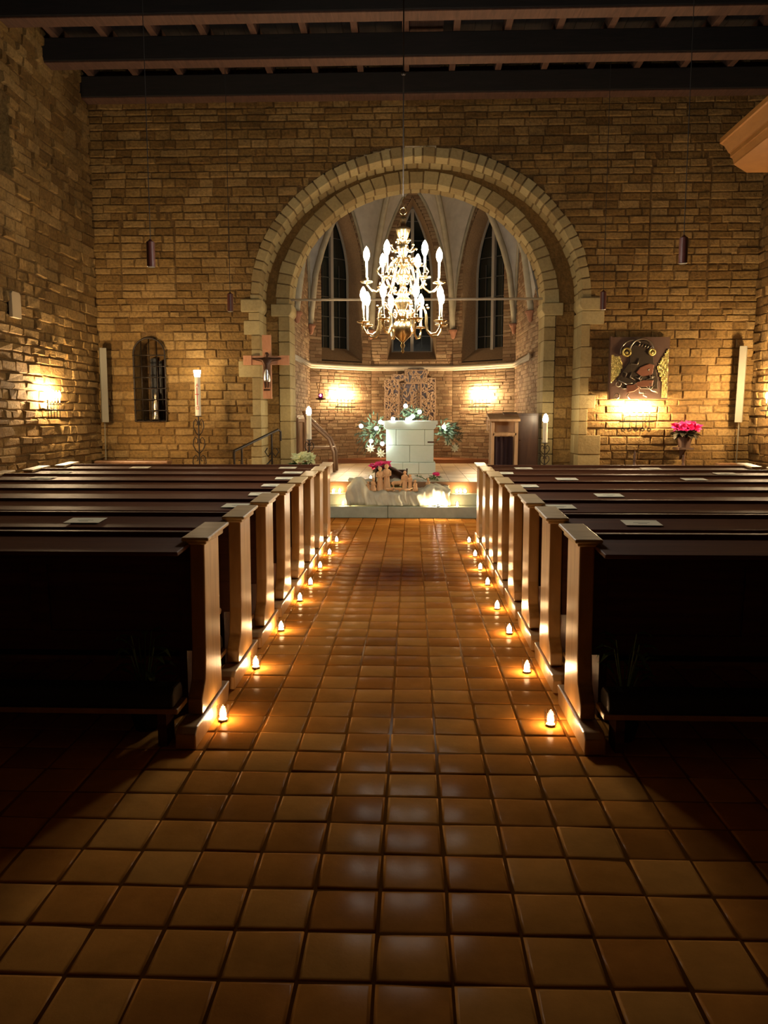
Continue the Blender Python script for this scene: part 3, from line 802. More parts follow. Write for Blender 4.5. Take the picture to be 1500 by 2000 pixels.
# ------------------------------------------------------------------ wall sconces
def make_sconce(label, loc, rz, mat, spiral=False, sc=1.0, zb=.10):
    """wall in the plane y=0 behind it, room towards -y; origin at the tray"""
    t = thing('wall_sconce', label, 'sconce', loc, rz, 'five-candle iron wall sconces')
    xs = [(-.19 + .095 * k) * sc for k in range(5)]
    m = MB(); m.bx(-.25 * sc, .25 * sc, -.17, -.11, -.010, .010); m.build('tray', 'iron', t, bevel=.003)
    m = MB(); m.tube([(-.17 * sc, -.10, -.01), (-.17 * sc, -.10, .055), (-.13 * sc, -.10, .085), (.29 * sc, -.10, .08)], .007, 6)
    m.tube([(-.15 * sc, -.0, .03), (-.15 * sc, -.115, 0)], .007, 6); m.tube([(.15 * sc, -.0, .03), (.15 * sc, -.115, 0)], .007, 6)
    m.build('upper_rail', 'iron', t, smooth=True)
    for x in xs:
        m = MB(); m.tube([(x, -.115, -.12), (x, -.115, zb)], .0055, 6)
        m.lathe([(.004, zb), (.02, zb + .002), (.017, zb + .01)], (x, -.115, 0), 8)
        s_ = m.build('stem', 'iron', t, smooth=True)
        if spiral:
            m = MB(); m.tube(arc((x, -.115, -.125), .030, 0, 2 * pi, 12)[:-1], .006, 5, closed=True); m.tube(arc((x, -.115, -.125), .016, 0, 2 * pi, 10)[:-1], .005, 5, closed=True); m.build('spiral_ball', 'iron', s_, smooth=True)
        m = MB(); m.lathe([(.009, zb + .008), (.009, zb + .07)], (x, -.115, 0), 8); m.build('candle_sleeve', 'candletube', s_, smooth=True)
        m = MB(); m.lathe([(.006, .07), (.017, .09), (.022, .115), (.016, .145), (.001, .175)], (x, -.115, zb), 8); m.build('light_bulb', mat, s_, smooth=True)
    return t
make_sconce('lit five-candle sconce on the left wall of the nave', (XL + .03, 11.15, 1.60), pi / 2, 'e_sce')
make_sconce('lit five-candle sconce below the dark relief right of the arch', (3.62, YE - .02, 1.43), 0, 'e_sce', True, 1.1)
make_sconce('lit five-candle sconce on the right nave wall at the edge of the view', (XR - .03, 12.1, 1.60), -pi / 2, 'e_sce')
make_sconce('lit five-candle sconce left of the altar in the apse', (-1.53, 17.42, 1.72), math.atan2(1.1, 1.25), 'e_sc', False, 1.0, .14)
make_sconce('lit five-candle sconce right of the altar in the apse', (1.53, 17.42, 1.72), -math.atan2(1.1, 1.25), 'e_sc', False, 1.0, .14)

# ------------------------------------------------------------------ pendants
for i, (x, y, lab) in enumerate(((-2.71, 8.4, 'dark cylinder pendant lamp, larger one on the left'), (-2.68, 11.9, 'dark cylinder pendant lamp, smaller one left of the arch'),
                                 (2.745, 8.4, 'dark cylinder pendant lamp, larger one on the right'), (2.77, 11.9, 'dark cylinder pendant lamp, smaller one right of the arch'))):
    zt = 6.95; zb = 3.05
    t = thing('pendant_lamp', lab, 'lamp', (x, y, zb), 0, 'unlit cylinder pendant lamps')
    m = MB(); m.lathe([(.036, .0), (.043, .004), (.043, .25), (.02, .265), (.008, .28)], n=18); m.build('lamp_shade', 'darkred', t, smooth=False)
    m = MB(); m.lathe([(.037, .0), (.037, .035), (.02, .04)], (0, 0, -.002), 16); m.build('lamp_lens', 'speaker', t)
    m = MB(); m.tube([(0, 0, .27), (0, 0, zt - zb - .02)], .004, 6); m.build('cord', 'black', t)

# ------------------------------------------------------------------ altar
al = thing('altar', 'pale grey-green stone block altar on the chancel floor', 'altar', (-.03, 14.25, ZP))
m = MB(); rr = random.Random(4)
zz = [.0, .20, .50, .78]
for k in range(3):
    wdt = .455 if k == 0 else .42; dpt = .305 if k == 0 else .27
    xs = [-wdt] + ([-.12, .16] if k % 2 == 0 else [.0]) + [wdt] if k != 2 else [-wdt, -.24, .26, wdt]
    for a, b in zip(xs, xs[1:]):
        m.bx(a + .003, b - .003, -dpt, dpt, zz[k] + .003, zz[k + 1] - .003, rr.uniform(.3, 1))
    m.bx(-wdt + .01, wdt - .01, -dpt + .008, dpt - .008, zz[k], zz[k + 1], 0)
m.build('altar_base', 'altar', al, bevel=.006, tone=True)
m = MB(); m.prism([(-.42, .781), (.42, .781), (.455, .82), (.455, .86), (.485, .865), (.485, .93), (-.485, .93), (-.485, .865), (-.455, .86), (-.455, .82)][::-1], -.33, .33, 'y', .8)
m.build('altar_slab', 'altar', al, bevel=.006, tone=True)
# reliquary notch
m = MB(); m.bx(.31, .43, -.28, -.26, .545, .57); m.build('metal_bracket', 'darkmetal', al)

# retable of openwork panels behind
rt = thing('retable', 'openwork carved winged retable on the apse wall behind the altar', 'retable', (0, 17.93, 1.30))
rr = random.Random(17)
def openwork(x0, x1, z0, z1, y, nx, nz, name):
    m = MB(); b = .022
    for a in ((x0, x1, z0, z0 + b), (x0, x1, z1 - b, z1), (x0, x0 + b, z0, z1), (x1 - b, x1, z0, z1)): m.bx(a[0], a[1], y - .02, y + .02, a[2], a[3])
    G = {}
    for i in range(nx + 1):
        for k in range(nz + 1):
            jx = 0 if i in (0, nx) else rr.uniform(-.35, .35); jz = 0 if k in (0, nz) else rr.uniform(-.35, .35)
            G[i, k] = (x0 + (x1 - x0) * (i + jx) / nx, y, z0 + (z1 - z0) * (k + jz) / nz)
    for i in range(nx + 1):
        for k in range(nz + 1):
            for (p, q) in ((1, 0), (0, 1), (1, 1), (-1, 1)):
                if (i + p, k + q) in G and rr.random() < (.62 if p and q else .45):
                    A, B = G[i, k], G[i + p, k + q]; mid = ((A[0] + B[0]) / 2 + rr.uniform(-.01, .01), y - .012, (A[2] + B[2]) / 2 + rr.uniform(-.01, .01))
                    m.tube([A, mid, B], [.010, .018, .010], 5)
    p_ = m.build(name, 'flowerpink', rt)
    m = MB(); m.bx(x0 + .004, x1 - .004, y + .012, y + .02, z0 + .004, z1 - .004); m.build('dark_backing', 'cabwood', p_)
    return p_
openwork(-.605, -.28, -.02, 1.04, -.02, 5, 17, 'left_wing')
openwork(.20, .535, -.02, 1.06, -.02, 5, 17, 'right_wing')
openwork(-.45, -.16, 1.02, 1.15, -.03, 5, 2, 'upper_frieze')
openwork(-.16, .34, .95, 1.25, -.03, 7, 3, 'crowning_frieze')
openwork(-.28, .20, -.02, .96, .02, 6, 10, 'centre_panel')

# ------------------------------------------------------------------ evergreen arrangement and fairy lights
def fir(m, base, dirs, L, seed, dens=70, nl=.06):
    rr = random.Random(seed)
    for d in dirs:
        d = Vector(d).normalized(); pts = []
        for k in range(8):
            f = k / 7; pts.append(Vector(base) + d * L * f + Vector((0, 0, -.25 * L * f * f)))
        m.tube(pts, [.006 * (1 - .6 * k / 7) for k in range(8)], 5)
        for k in range(dens):
            f = rr.uniform(.08, 1); i = min(6, int(f * 7)); p = pts[i].lerp(pts[i + 1], f * 7 - i)
            u = Vector((rr.gauss(0, 1), rr.gauss(0, 1), rr.gauss(0, 1))).normalized()
            q = (u + d * .6).normalized() * nl * rr.uniform(.6, 1.2)
            s_ = q.cross(Vector((.3, .2, 1))).normalized() * .006
            m.add([p - s_, p + s_, p + q], [(0, 1, 2)])
def arrangement(name, label, loc, spreads, L, seed, extra=None, stars=()):
    t = thing(name, label, 'evergreen', loc, 0, 'evergreen arrangements around the altar')
    m = MB(); rr = random.Random(seed)
    m2 = MB()
    dirs = [(rr.gauss(spreads[0], spreads[1]), rr.gauss(0, .3), rr.gauss(spreads[2], spreads[3])) for _ in range(16)]
    fir(m, (0, 0, 0), dirs, L, seed)
    m.build('fir_branches', 'leafd', t)
    dd = [(rr.gauss(spreads[0] * .6, spreads[1]), rr.gauss(-.3, .3), rr.gauss(spreads[2], spreads[3])) for _ in range(70)]
    for d in dd:
        f = rr.uniform(.2, .7); b = Vector(d).normalized() * L * f
        m2.leaf(b, Vector((d[0] + rr.gauss(0, .5), d[1], d[2] + rr.gauss(0, .5))), (0, -1, .2), L * .24, L * .07)
    m2.build('leaf_sprays', simple('grey_green_leaf', (.20, .24, .13), .6) if not 'gg' in M else M['gg'], t)
    for s_ in stars:
        ms = MB()
        for k in range(8):
            a = 2 * pi * k / 8; ms.leaf((s_[0], s_[1], s_[2]), (cos(a), -.15, sin(a)), (0, -1, 0), .085, .035, .1)
        ms.ball((s_[0], s_[1] - .01, s_[2]), .012, 6, 4)
        ms.build('star_flower', 'starw', t)
    return t
M['gg'] = simple('grey_green_leaf', (.11, .15, .07), .6)
arrangement('evergreen_arrangement', 'fir and leaf arrangement spilling left of the altar with two star flowers', (-.62, 14.3, 1.25), (-.35, .7, -.1, .7), .42, 61, stars=((-.10, -.33, -.29), (.08, -.33, -.38)))
arrangement('evergreen_arrangement', 'dark fir branches sticking out right of the altar with star flowers', (.50, 14.3, 1.28), (.9, .5, -.15, .35), .42, 62, stars=((.28, .1, -.33), (.16, .1, -.22)))
arrangement('evergreen_arrangement', 'fir and leaf arrangement standing on top of the altar slab', (.02, 14.3, 1.46), (.05, .9, .5, .3), .30, 63)
fl = thing('fairy_lights', 'string of round white fairy lights trailing over the altar greenery', 'lights', (0, 14.0, 1.4))
LP = [(172, 765), (300, 850), (375, 795), (430, 712), (597, 672), (765, 497), (950, 577), (850, 640), (790, 675), (1275, 775)]
def px_at(px, py, Y):
    F = Vector((-sin(R_(1.981)) * cos(R_(6.806)), cos(R_(1.981)) * cos(R_(6.806)), -sin(R_(6.806)))); Rr = Vector((cos(R_(1.981)), sin(R_(1.981)), 0)); U = Rr.cross(F)
    r = F + Rr * ((px - 750) / 1550) + U * ((1000 - py) / 1550)
    return Vector((0, 0, 1.5)) + r * (Y / r.y)
allp = []
for k, (a, b) in enumerate([(172, 765), (375, 795), (430, 712), (305, 965), (455, 1000), (597, 672), (765, 497), (950, 577), (860, 635), (825, 662), (790, 678), (1275, 775)]):
    p = px_at(680 + a / 6.818, 720 + b / 6.818, 13.93 if a < 1100 else 14.1); p -= Vector((0, 14.0, 1.4)); allp.append(p)
    m = MB(); m.ball(p, .035, 10, 7); m.build('light_globe', 'e_fairy', fl, smooth=True)
m = MB()
for a, b in zip(allp, allp[1:]):
    mid = (a + b) / 2 + Vector((0, .1, -.04)); m.tube([a + Vector((0, .02, 0)), mid, b + Vector((0, .02, 0))], .003, 4)
m.build('light_cable', 'leafd', fl)

# ------------------------------------------------------------------ tall altar candles
def tall_candle(x, y, zf, zplate, ch_, r, label, hearts, mat='e_tall', marks=False):
    t = thing('candle_stand', label.replace('candle', 'candlestick'), 'candlestick', (x, y, zf), 0, 'wrought iron candlesticks')
    h = zplate - zf
    m = MB(); m.tube([(0, 0, .02), (0, 0, h)], .011, 8)
    m.lathe([(.02, h - .012), (.095 if marks else .075, h - .004), (.10 if marks else .08, h), (.02, h + .002)], n=18)
    m.lathe([(.13, 0), (.13, .012), (.02, .03)], n=16)
    m.build('stand_pole', 'iron', t, smooth=False)
    m = MB()
    n = hearts; hh = (h - .08) / n
    for k in range(n):
        z0 = .05 + k * hh; ww = .13 * (1 - .35 * k / max(1, n - 1)) if marks else .075
        for s_ in (-1, 1):
            P = [(0, 0, z0), (s_ * ww * .55, 0, z0 + hh * .18), (s_ * ww, 0, z0 + hh * .48), (s_ * ww * .92, 0, z0 + hh * .78), (s_ * ww * .55, 0, z0 + hh * .93), (s_ * ww * .22, 0, z0 + hh * .80), (s_ * ww * .25, 0, z0 + hh * .62), (s_ * ww * .45, 0, z0 + hh * .60)]
            m.tube(P, .0085 if marks else .007, 6)
    m.build('heart_scroll', 'iron', t, smooth=True)
    c = thing('candle', label, 'candle', (x, y, zplate + .003), 0, None)
    m = MB(); m.lathe([(r, 0), (r, ch_ - .004), (r * .75, ch_)], n=18); body = m.build('candle_body', 'wax', c, smooth=False)
    m = MB(); m.lathe([(.012, 0), (r * 1.05, .02), (r * 1.1, .06), (r * .8, .11), (.004, .14)] if not marks else [(r * .9, 0), (r * 1.1, .03), (r * 1.3, .10), (r * 1.0, .105)], (0, 0, ch_), 12); m.build('flame', mat, c, smooth=True)
    return c
tall_candle(-1.69, 13.1, ZP, 1.135, .40, .040, 'lit white altar candle left of the arch opening', 3)
tall_candle(2.18, 13.1, ZP, 1.085, .33, .040, 'lit white altar candle right of the arch opening', 3)
pc = tall_candle(-3.43, 12.75, 0, 1.52, .62, .046, 'tall decorated Easter candle with red cross on the left', 5, marks=True)
def text_mesh(txt, size, name, mat, parent, loc, rot=(pi / 2, 0, 0)):
    cu = bpy.data.curves.new(name, 'FONT'); cu.body = txt; cu.size = size; cu.extrude = .001; cu.align_x = 'CENTER'
    ob = bpy.data.objects.new(name, cu); col.objects.link(ob)
    bpy.context.view_layer.update()
    me = bpy.data.meshes.new_from_object(ob.evaluated_get(bpy.context.evaluated_depsgraph_get()))
    bpy.data.objects.remove(ob); o = bpy.data.objects.new(name, me); col.objects.link(o)
    me.materials.clear(); me.materials.append(M[mat]); o.parent = parent; o.location = loc; o.rotation_euler = rot
    return o
text_mesh('A', .075, 'alpha_mark', 'red', pc, (.005, -.047, .46))
text_mesh('\u03a9', .075, 'omega_mark', 'red', pc, (.005, -.047, .10))
m = MB(); m.bx(-.006, .006, -.0485, -.044, .17, .45); m.box((0, -.0465, .34), (.062, .004, .012)); m.build('red_cross_mark', 'red', pc)

# ------------------------------------------------------------------ crucifix
cr = thing('crucifix', 'large wooden crucifix with dark metal figure left of the arch', 'crucifix', (-2.35, 13.02, 1.80))
m = MB(); m.bx(-.07, .07, -.02, .03, 0, 1.02); m.bx(-.38, .36, -.021, .029, .545, .69)
m.bx(-.03, .03, .029, .13, .60, .64)
m.build('cross_beam', 'crosswood', cr, bevel=.005)
for q in ((-.073, .073, .0, .20), (-.073, .073, .80, 1.02), (-.385, -.25, .54, .695), (.23, .365, .54, .695)):
    m = MB(); m.bx(q[0], q[1], -.035, 0, q[2], q[3]); m.build('end_block', 'crosswood', cr, bevel=.004)
def skin_fig(name, verts, edges, rads, mat, parent, sub=1):
    me = bpy.data.meshes.new(name); me.from_pydata(verts, edges, []); me.update()
    o = bpy.data.objects.new(name, me); col.objects.link(o); o.parent = parent
    sk = o.modifiers.new('skin', 'SKIN'); sl = me.skin_vertices[0] if me.skin_vertices else None
    if not me.skin_vertices:
        bm = bmesh.new(); bm.from_mesh(me); bm.verts.layers.skin.verify(); bm.to_mesh(me); bm.free()
    for i, r in enumerate(rads): me.skin_vertices[0].data[i].radius = (r, r)
    me.skin_vertices[0].data[0].use_root = True
    ss = o.modifiers.new('sub', 'SUBSURF'); ss.levels = sub; ss.render_levels = sub + 1
    me.materials.append(M[mat]); return o
fy = -.07
vv = [(0, fy, .45), (0, fy, .54), (0, fy, .62), (0, fy - .01, .665), (0.01, fy - .015, .70), (0.012, fy - .015, .745),
      (-.07, fy, .625), (-.15, fy + .01, .63), (-.24, fy + .015, .645), (.07, fy, .625), (.15, fy + .01, .63), (.24, fy + .015, .645),
      (-.028, fy, .40), (-.03, fy - .015, .30), (-.02, fy, .20), (-.02, fy - .02, .17), (.028, fy, .40), (.03, fy - .015, .30), (.02, fy, .20), (.02, fy - .02, .17)]
ee = [(0, 1), (1, 2), (2, 3), (3, 4), (4, 5), (2, 6), (6, 7), (7, 8), (2, 9), (9, 10), (10, 11), (0, 12), (12, 13), (13, 14), (14, 15), (0, 16), (16, 17), (17, 18), (18, 19)]
ra = [.05, .046, .054, .024, .036, .034, .032, .022, .016, .032, .022, .016, .036, .027, .019, .018, .036, .027, .019, .018]
skin_fig('corpus', vv, ee, ra, 'darkmetal', cr)
m = MB(); m.lathe([(.055, .27), (.058, .30), (.05, .42), (.043, .50), (.046, .56), (.040, .61)], (0.005, fy - .005, 0), 14, sx=1, sy=.8)
m.build('robe', 'silver', cr, smooth=True)
m = MB(); m.bx(-.05, .05, fy - .01, -.02, .13, .155); m.build('foot_rest', 'darkmetal', cr)

# ------------------------------------------------------------------ window grille niche
gr = thing('window_grille', 'arched wrought iron grille over the niche in the left wall', 'grille', (NX, YE - .045, NZ0 - .03))
m = MB(); ol = outline(.262, 0, 1.10, 1.36, 10, False); m.tube([(a, 0, b) for a, b in ol], .014, 8, closed=True); m.build('arched_frame', 'iron', gr, smooth=True)
m = MB()
for x in (-.13, 0, .13): m.tube([(x, 0, 0), (x, 0, 1.10 + .24 * math.sqrt(1 - (x / .262) ** 2))], .008, 6)
m.build('upright_bar', 'iron', gr, smooth=True)
m = MB()
for k in range(1, 7): m.tube([(-.275, -.012, .18 * k), (.275, -.012, .18 * k)], .009, 6)
m.build('cross_bar', 'iron', gr, smooth=True)
m = MB(); m.lathe([(.06, 0), (.06, .02), (.045, .06), (.04, .14), (.05, .2), (.035, .30), (.02, .36), (.028, .40), (.001, .45)], n=16)
tag(m.build('silver_figurine', simple('aged_silver', (.6, .5, .35), .35, .9), None, smooth=True, loc=(NX + .03, YE + .12, NZ0 + .001)), 'small silvery figure standing behind the iron grille', 'figurine')
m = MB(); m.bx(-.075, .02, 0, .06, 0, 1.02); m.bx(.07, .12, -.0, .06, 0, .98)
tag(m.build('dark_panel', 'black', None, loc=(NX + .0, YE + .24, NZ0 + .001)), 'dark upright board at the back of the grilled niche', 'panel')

# ------------------------------------------------------------------ column speakers and plaque
for x, lab, tl in ((-5.08, 'slim grey column loudspeaker in the left corner', .0), (5.27, 'slim grey column loudspeaker in the right corner', .0)):
    s_ = 1 if x < 0 else -1
    t = thing('column_speaker', lab, 'speaker', (x + (.04 * s_), 12.98, 1.42), -s_ * R_(-35), 'slim column loudspeakers')
    t.rotation_euler = (R_(1.5), R_(-1.2 * s_ if s_ < 0 else 0), s_ * R_(30))
    m = MB(); m.box((0, 0, .6), (.105, .09, 1.2)); m.build('speaker_body', 'speaker', t, bevel=.006)
    m = MB(); m.box((0, .07, 1.15), (.05, .1, .05)); m.box((0, .07, .1), (.05, .1, .04)); m.build('bracket', 'black', t)
    m = MB(); m.tube([(0, .06, 0), (0, .09, -1.2)], .008, 6); m.build('cable', 'speaker', t)
m = MB(); m.prism([(-.12, -.17), (.12, -.17), (.12, .13), (.09, .16), (-.09, .16), (-.12, .13)], -.02, .03, 'x')
tag(m.build('stone_plaque', 'plaque', None, bevel=.006, loc=(XL + .05, 10.36, 2.95)), 'small tan stone plaque high on the left wall', 'plaque')

# ------------------------------------------------------------------ relief picture right of the arch
rl = thing('wall_relief', 'square dark bronze relief with gold mosaic above the right sconce', 'artwork', (3.64, YE - .12, 1.79))
m = MB(); m.bx(-.46, .47, 0, .06, 0, .98); m.bx(-.475, -.455, -.03, .07, -.01, .99); m.build('backing_panel', 'reliefbrown', rl)
m = MB()
rr = random.Random(2)
def mosaic(poly):
    xs = [p[0] for p in poly]; zs = [p[1] for p in poly]
    def inside(x, z):
        c = False; n = len(poly)
        for i in range(n):
            (x1, z1), (x2, z2) = poly[i], poly[(i + 1) % n]
            if (z1 > z) != (z2 > z) and x < (x2 - x1) * (z - z1) / (z2 - z1) + x1: c = not c
        return c
    x = min(xs)
    while x < max(xs):
        z = min(zs)
        while z < max(zs):
            if inside(x + .011, z + .011):
                q = rr.uniform(-.25, .25); p = rr.uniform(-.25, .25)
                m.box((x + .011, -.012, z + .011), (.019, .012, .019), Matrix.Rotation(q, 3, 'X') @ Matrix.Rotation(p, 3, 'Z'))
            z += .022
        x += .022
mosaic([(-.45, .26), (-.32, .38), (-.27, .52), (-.30, .66), (-.45, .70)])
m.build('gold_mosaic', 'gold', rl); m = MB()
mosaic([(.46, .02), (.37, .02), (.37, .25), (.28, .50), (.34, .62), (.44, .80), (.46, .78)])
m.build('gold_mosaic', 'gold', rl)
m = MB()
m.prism([(-.26, .16), (.30, .16), (.30, .30), (.22, .58), (.20, .78), (.10, .92), (-.04, .93), (-.16, .80), (-.16, .60), (-.36, .30)][::-1], -.035, .0, 'y')
m.build('figure_group', 'reliefdark', rl, bevel=.01)
m = MB(); m.tube(arc((.02, -.04, .76), .19, -.1, pi + .1, 18), .016, 8); m.tube(arc((-.12, -.03, .74), .19, .9, pi + .2, 14), .012, 8)
for k in range(5): m.box((-.02 + .045 * k, -.045, .86 - .012 * k), (.012, .02, .06), Matrix.Rotation(.5, 3, 'Y'))
m.tube([(-.33, -.03, .30), (-.2, -.04, .24), (-.05, -.04, .26)], .012, 6); m.tube([(.14, -.03, .26), (.2, -.04, .14), (.3, -.04, .10)], .014, 6)
for (x, z) in ((-.33, .24), (-.35, .05)): m.tube(arc((x, -.04, z), .04, 0, 2 * pi, 12)[:-1], .010, 6, closed=True)
for k in range(16):
    x = rr.uniform(-.24, .26); z = rr.uniform(.06, .58); a = rr.uniform(0, 6.3); L0 = rr.uniform(.05, .11)
    m.tube([(x, -.045, z), (x + L0 * cos(a), -.055, z + L0 * sin(a)), (x + L0 * 1.5 * cos(a + .7), -.045, z + L0 * 1.5 * sin(a + .7))], [.006, .013, .006], 6)
m.build('raised_band', simple('relief_grey_metal', (.30, .26, .20), .3, .8), rl, smooth=True)
for (x, z, r) in ((-.22, .74, .06), (.18, .74, .045)):
    m = MB(); m.tube(arc((x, -.05, z), r, 0, 2 * pi, 16)[:-1], .018, 8, closed=True); m.ball((x, -.045, z - .01), .03, 8, 6); m.build('round_boss', 'gold', rl, smooth=True)
m = MB(); m.prism([(-.2, .10), (-.08, .12), (.02, .20), (.20, .20), (.22, .30), (.06, .30), (-.04, .27), (-.1, .23), (-.2, .22)], -.06, -.036, 'y'); m.prism([(-.06, .42), (.02, .36), (.20, .38), (.22, .54), (.14, .56), (.0, .50)][::-1], -.055, -.036, 'y'); m.build('clay_red_drapery', 'reliefred', rl, bevel=.008)

# ------------------------------------------------------------------ poinsettias and plants
def poinsettia(label, cat_loc, R, bract, n1, name='poinsettia', pot=True, seed=1, up=.35, potmat='pot', leafmat='leafm'):
    t = thing(name, label, 'plant', cat_loc); rr = random.Random(seed)
    h = R * 1.0
    if pot: m = MB(); m.lathe([(R * .32, 0), (R * .44, R * .62), (R * .48, R * .64), (R * .42, R * .6)], n=16); m.build('pot', potmat, t)
    z0 = R * .6 if pot else 0
    m = MB()
    for k in range(int(n1 * .8)):
        a = rr.uniform(0, 2 * pi); el = rr.uniform(-.35, .35); b = rr.uniform(.1, .4) * R
        m.leaf((b * cos(a), b * sin(a), z0 + R * .25 + rr.uniform(-.1, .1) * R), (cos(a), sin(a), el), (0, 0, 1), R * rr.uniform(.55, .8), R * .32)
    for k in range(6):
        a = rr.uniform(0, 6.3); m.tube([(0, 0, z0 - R * .1), (R * .3 * cos(a), R * .3 * sin(a), z0 + h * .6)], R * .02, 5)
    m.build('leaves', leafmat, t)
    m = MB(); cs = [(rr.gauss(0, .42) * R, rr.gauss(0, .42) * R, z0 + h * .62 + rr.uniform(-.12, .12) * R) for _ in range(max(1, n1 // 8))]
    for c in cs:
        for k in range(15):
            a = 2 * pi * k / 11 + rr.uniform(-.2, .2); m.leaf(c, (cos(a), sin(a), rr.uniform(-.5, up + .7)), (sin(a) * .3, -.8, .6), R * rr.uniform(.34, .58), R * .26, .25)
    m.build('bracts', bract, t)
    return t
poinsettia('large pink poinsettia at the back left of the nativity scene', (-.44, 12.53, ZP), .20, 'pink', 56, seed=3)
poinsettia('small pink poinsettia at the right end of the nativity scene', (.37, 12.42, ZP + .03), .12, 'pink', 30, seed=4, pot=False)
poinsettia('crimson poinsettia in a dark pot on the wall right of the sconce', (4.36, YE - .26, 1.02), .27, 'redbract', 72, seed=5, leafmat=simple('dark_leaf', (.05, .04, .02), .6))
m = MB(); m.bx(-.12, .12, -.12, .19, -.03, 0); m.prism([(-.08, -.031), (.17, -.031), (.17, -.2)], -.015, .015, 'x')
tag(m.build('wall_bracket', 'pot', None, loc=(4.36, YE - .25, 1.019)), 'small dark shelf bracket carrying the crimson poinsettia', 'bracket')
poinsettia('pale variegated potted plant beside the left altar candle', (-1.81, 12.75, ZP), .26, 'leafp', 60, name='potted_plant', seed=6, up=.6)

# leafy sprigs at the near pews
for x, y, z0, lab, sd in ((-1.28, 3.66, .0, 'dark evergreen sprigs in a vase behind the nearest left pew end', 71), (1.0, 3.62, .0, 'dark evergreen sprigs in a vase behind the nearest right pew end', 72)):
    t = thing('evergreen_vase', lab, 'plant', (x, y - .0, z0)); m = MB(); m.lathe([(.05, 0), (.07, .08), (.045, .17), (.055, .2)], n=14); m.build('vase', 'black', t)
    m = MB(); rr = random.Random(sd)
    for k in range(22):
        a = rr.uniform(0, 2 * pi); e = rr.uniform(.6, 2.2); b = Vector((.06 * cos(a), .06 * sin(a), .24 + rr.uniform(0, .26)))
        m.tube([(0, 0, .15), b], .003, 4); m.leaf(b, (cos(a), sin(a) * .5, rr.uniform(-.6, .7)), (0, 0, 1), .10, .035, .4)
    m.build('sprigs', 'leafm', t)

# ------------------------------------------------------------------ nativity scene
def cloth():
    nx, nt = 90, 36; m = MB(); rr = random.Random(8)
    path = [(11.90, .172), (11.905, .20), (11.91, .33), (11.94, .362), (12.0, .37), (12.15, .372), (12.26, .40), (12.36, .515), (12.52, .518)]
    L_ = [0]
    for a, b in zip(path, path[1:]): L_.append(L_[-1] + math.hypot(b[0] - a[0], b[1] - a[1]))
    def pt(s_):
        s_ *= L_[-1]
        for i in range(len(path) - 1):
            if s_ <= L_[i + 1] + 1e-9:
                f = (s_ - L_[i]) / (L_[i + 1] - L_[i]); return (path[i][0] + (path[i + 1][0] - path[i][0]) * f, path[i][1] + (path[i + 1][1] - path[i][1]) * f)
    ph = [rr.uniform(0, 6) for _ in range(6)]
    for i in range(nx + 1):
        u = i / nx; x = -.98 + 1.56 * u
        for k in range(nt + 1):
            t = k / nt; y, z = pt(t)
            fold = .022 * sin(x * 19 + ph[0] + 2 * sin(t * 4)) + .012 * sin(x * 43 + ph[1] + t * 6) + .008 * sin(x * 90 + t * 20)
            w_ = max(0, 1 - t * 2.4)
            bump = .21 * math.exp(-((x + .82) / .14) ** 2) * max(0, sin(min(1, t * 1.25) * pi)) ** .6 + .10 * math.exp(-((x - .38) / .16) ** 2) * max(0, sin(min(1, t * 1.3) * pi)) ** .6
            m.v.append((x + .01 * sin(t * 30 + ph[2]), y - abs(fold) * (1.2 if t < .3 else .2) - .015 - bump * .25 * w_, max(z + (.012 + fold * .6 if t > .12 else 0) + .008, .174) + bump))
    for i in range(nx):
        for k in range(nt):
            a = i * (nt + 1) + k; m.f.append((a, a + nt + 1, a + nt + 2, a + 1)); m.t.append(.5)
    o = m.build('burlap_cloth', 'cloth', None, smooth=True)
    s_ = o.modifiers.new('solid', 'SOLIDIFY'); s_.thickness = .006
    return tag(o, 'crumpled pale burlap cloth draped over the altar steps', 'cloth')
cloth()
ZN = .402
def figure(label, x, y, z, h, kind='stand', rz=0, seed=0):
    t = thing('nativity_figure', label, 'figurine', (x, y, z), rz, 'carved wooden nativity figures'); m = MB(); rr = random.Random(seed)
    if kind == 'stand':
        m.lathe([(.15 * h, 0), (.155 * h, .04 * h), (.12 * h, .35 * h), (.105 * h, .58 * h), (.135 * h, .74 * h), (.12 * h, .80 * h), (.05 * h, .835 * h), (.045 * h, .85 * h)], n=14, sy=.8)
        for s_ in (-1, 1): m.tube([(s_ * .13 * h, 0, .76 * h), (s_ * .15 * h, -.03 * h, .60 * h), (s_ * .04 * h, -.14 * h, .56 * h)], [.04 * h, .035 * h, .025 * h], 7)
        hz = .92 * h; hc = (0, -.01 * h, hz)
    else:
        m.lathe([(.24 * h, 0), (.25 * h, .08 * h), (.17 * h, .35 * h), (.15 * h, .55 * h), (.17 * h, .66 * h), (.06 * h, .76 * h)], n=14, sy=1.1)
        for s_ in (-1, 1): m.tube([(s_ * .16 * h, 0, .64 * h), (s_ * .17 * h, -.12 * h, .45 * h), (s_ * .03 * h, -.22 * h, .5 * h)], [.06 * h, .05 * h, .04 * h], 7)
        hz = .87 * h; hc = (0, -.05 * h, hz)
    m.build('robed_body', 'figure', t, smooth=True)
    k = .075 * h if kind == 'stand' else .11 * h
    m = MB(); m.ball(hc, k, 12, 8, 1.25); m.ball((hc[0], hc[1] - k * .95, hc[2] - k * .05), k * .18, 6, 4)
    m.lathe([(k * 1.12, -.3 * k), (k * 1.15, .3 * k), (k * .7, 1.1 * k), (.001, 1.35 * k)], (hc[0], hc[1] + .2 * k, hc[2]), 12); m.build('head', 'figure', t, smooth=True)
    return t
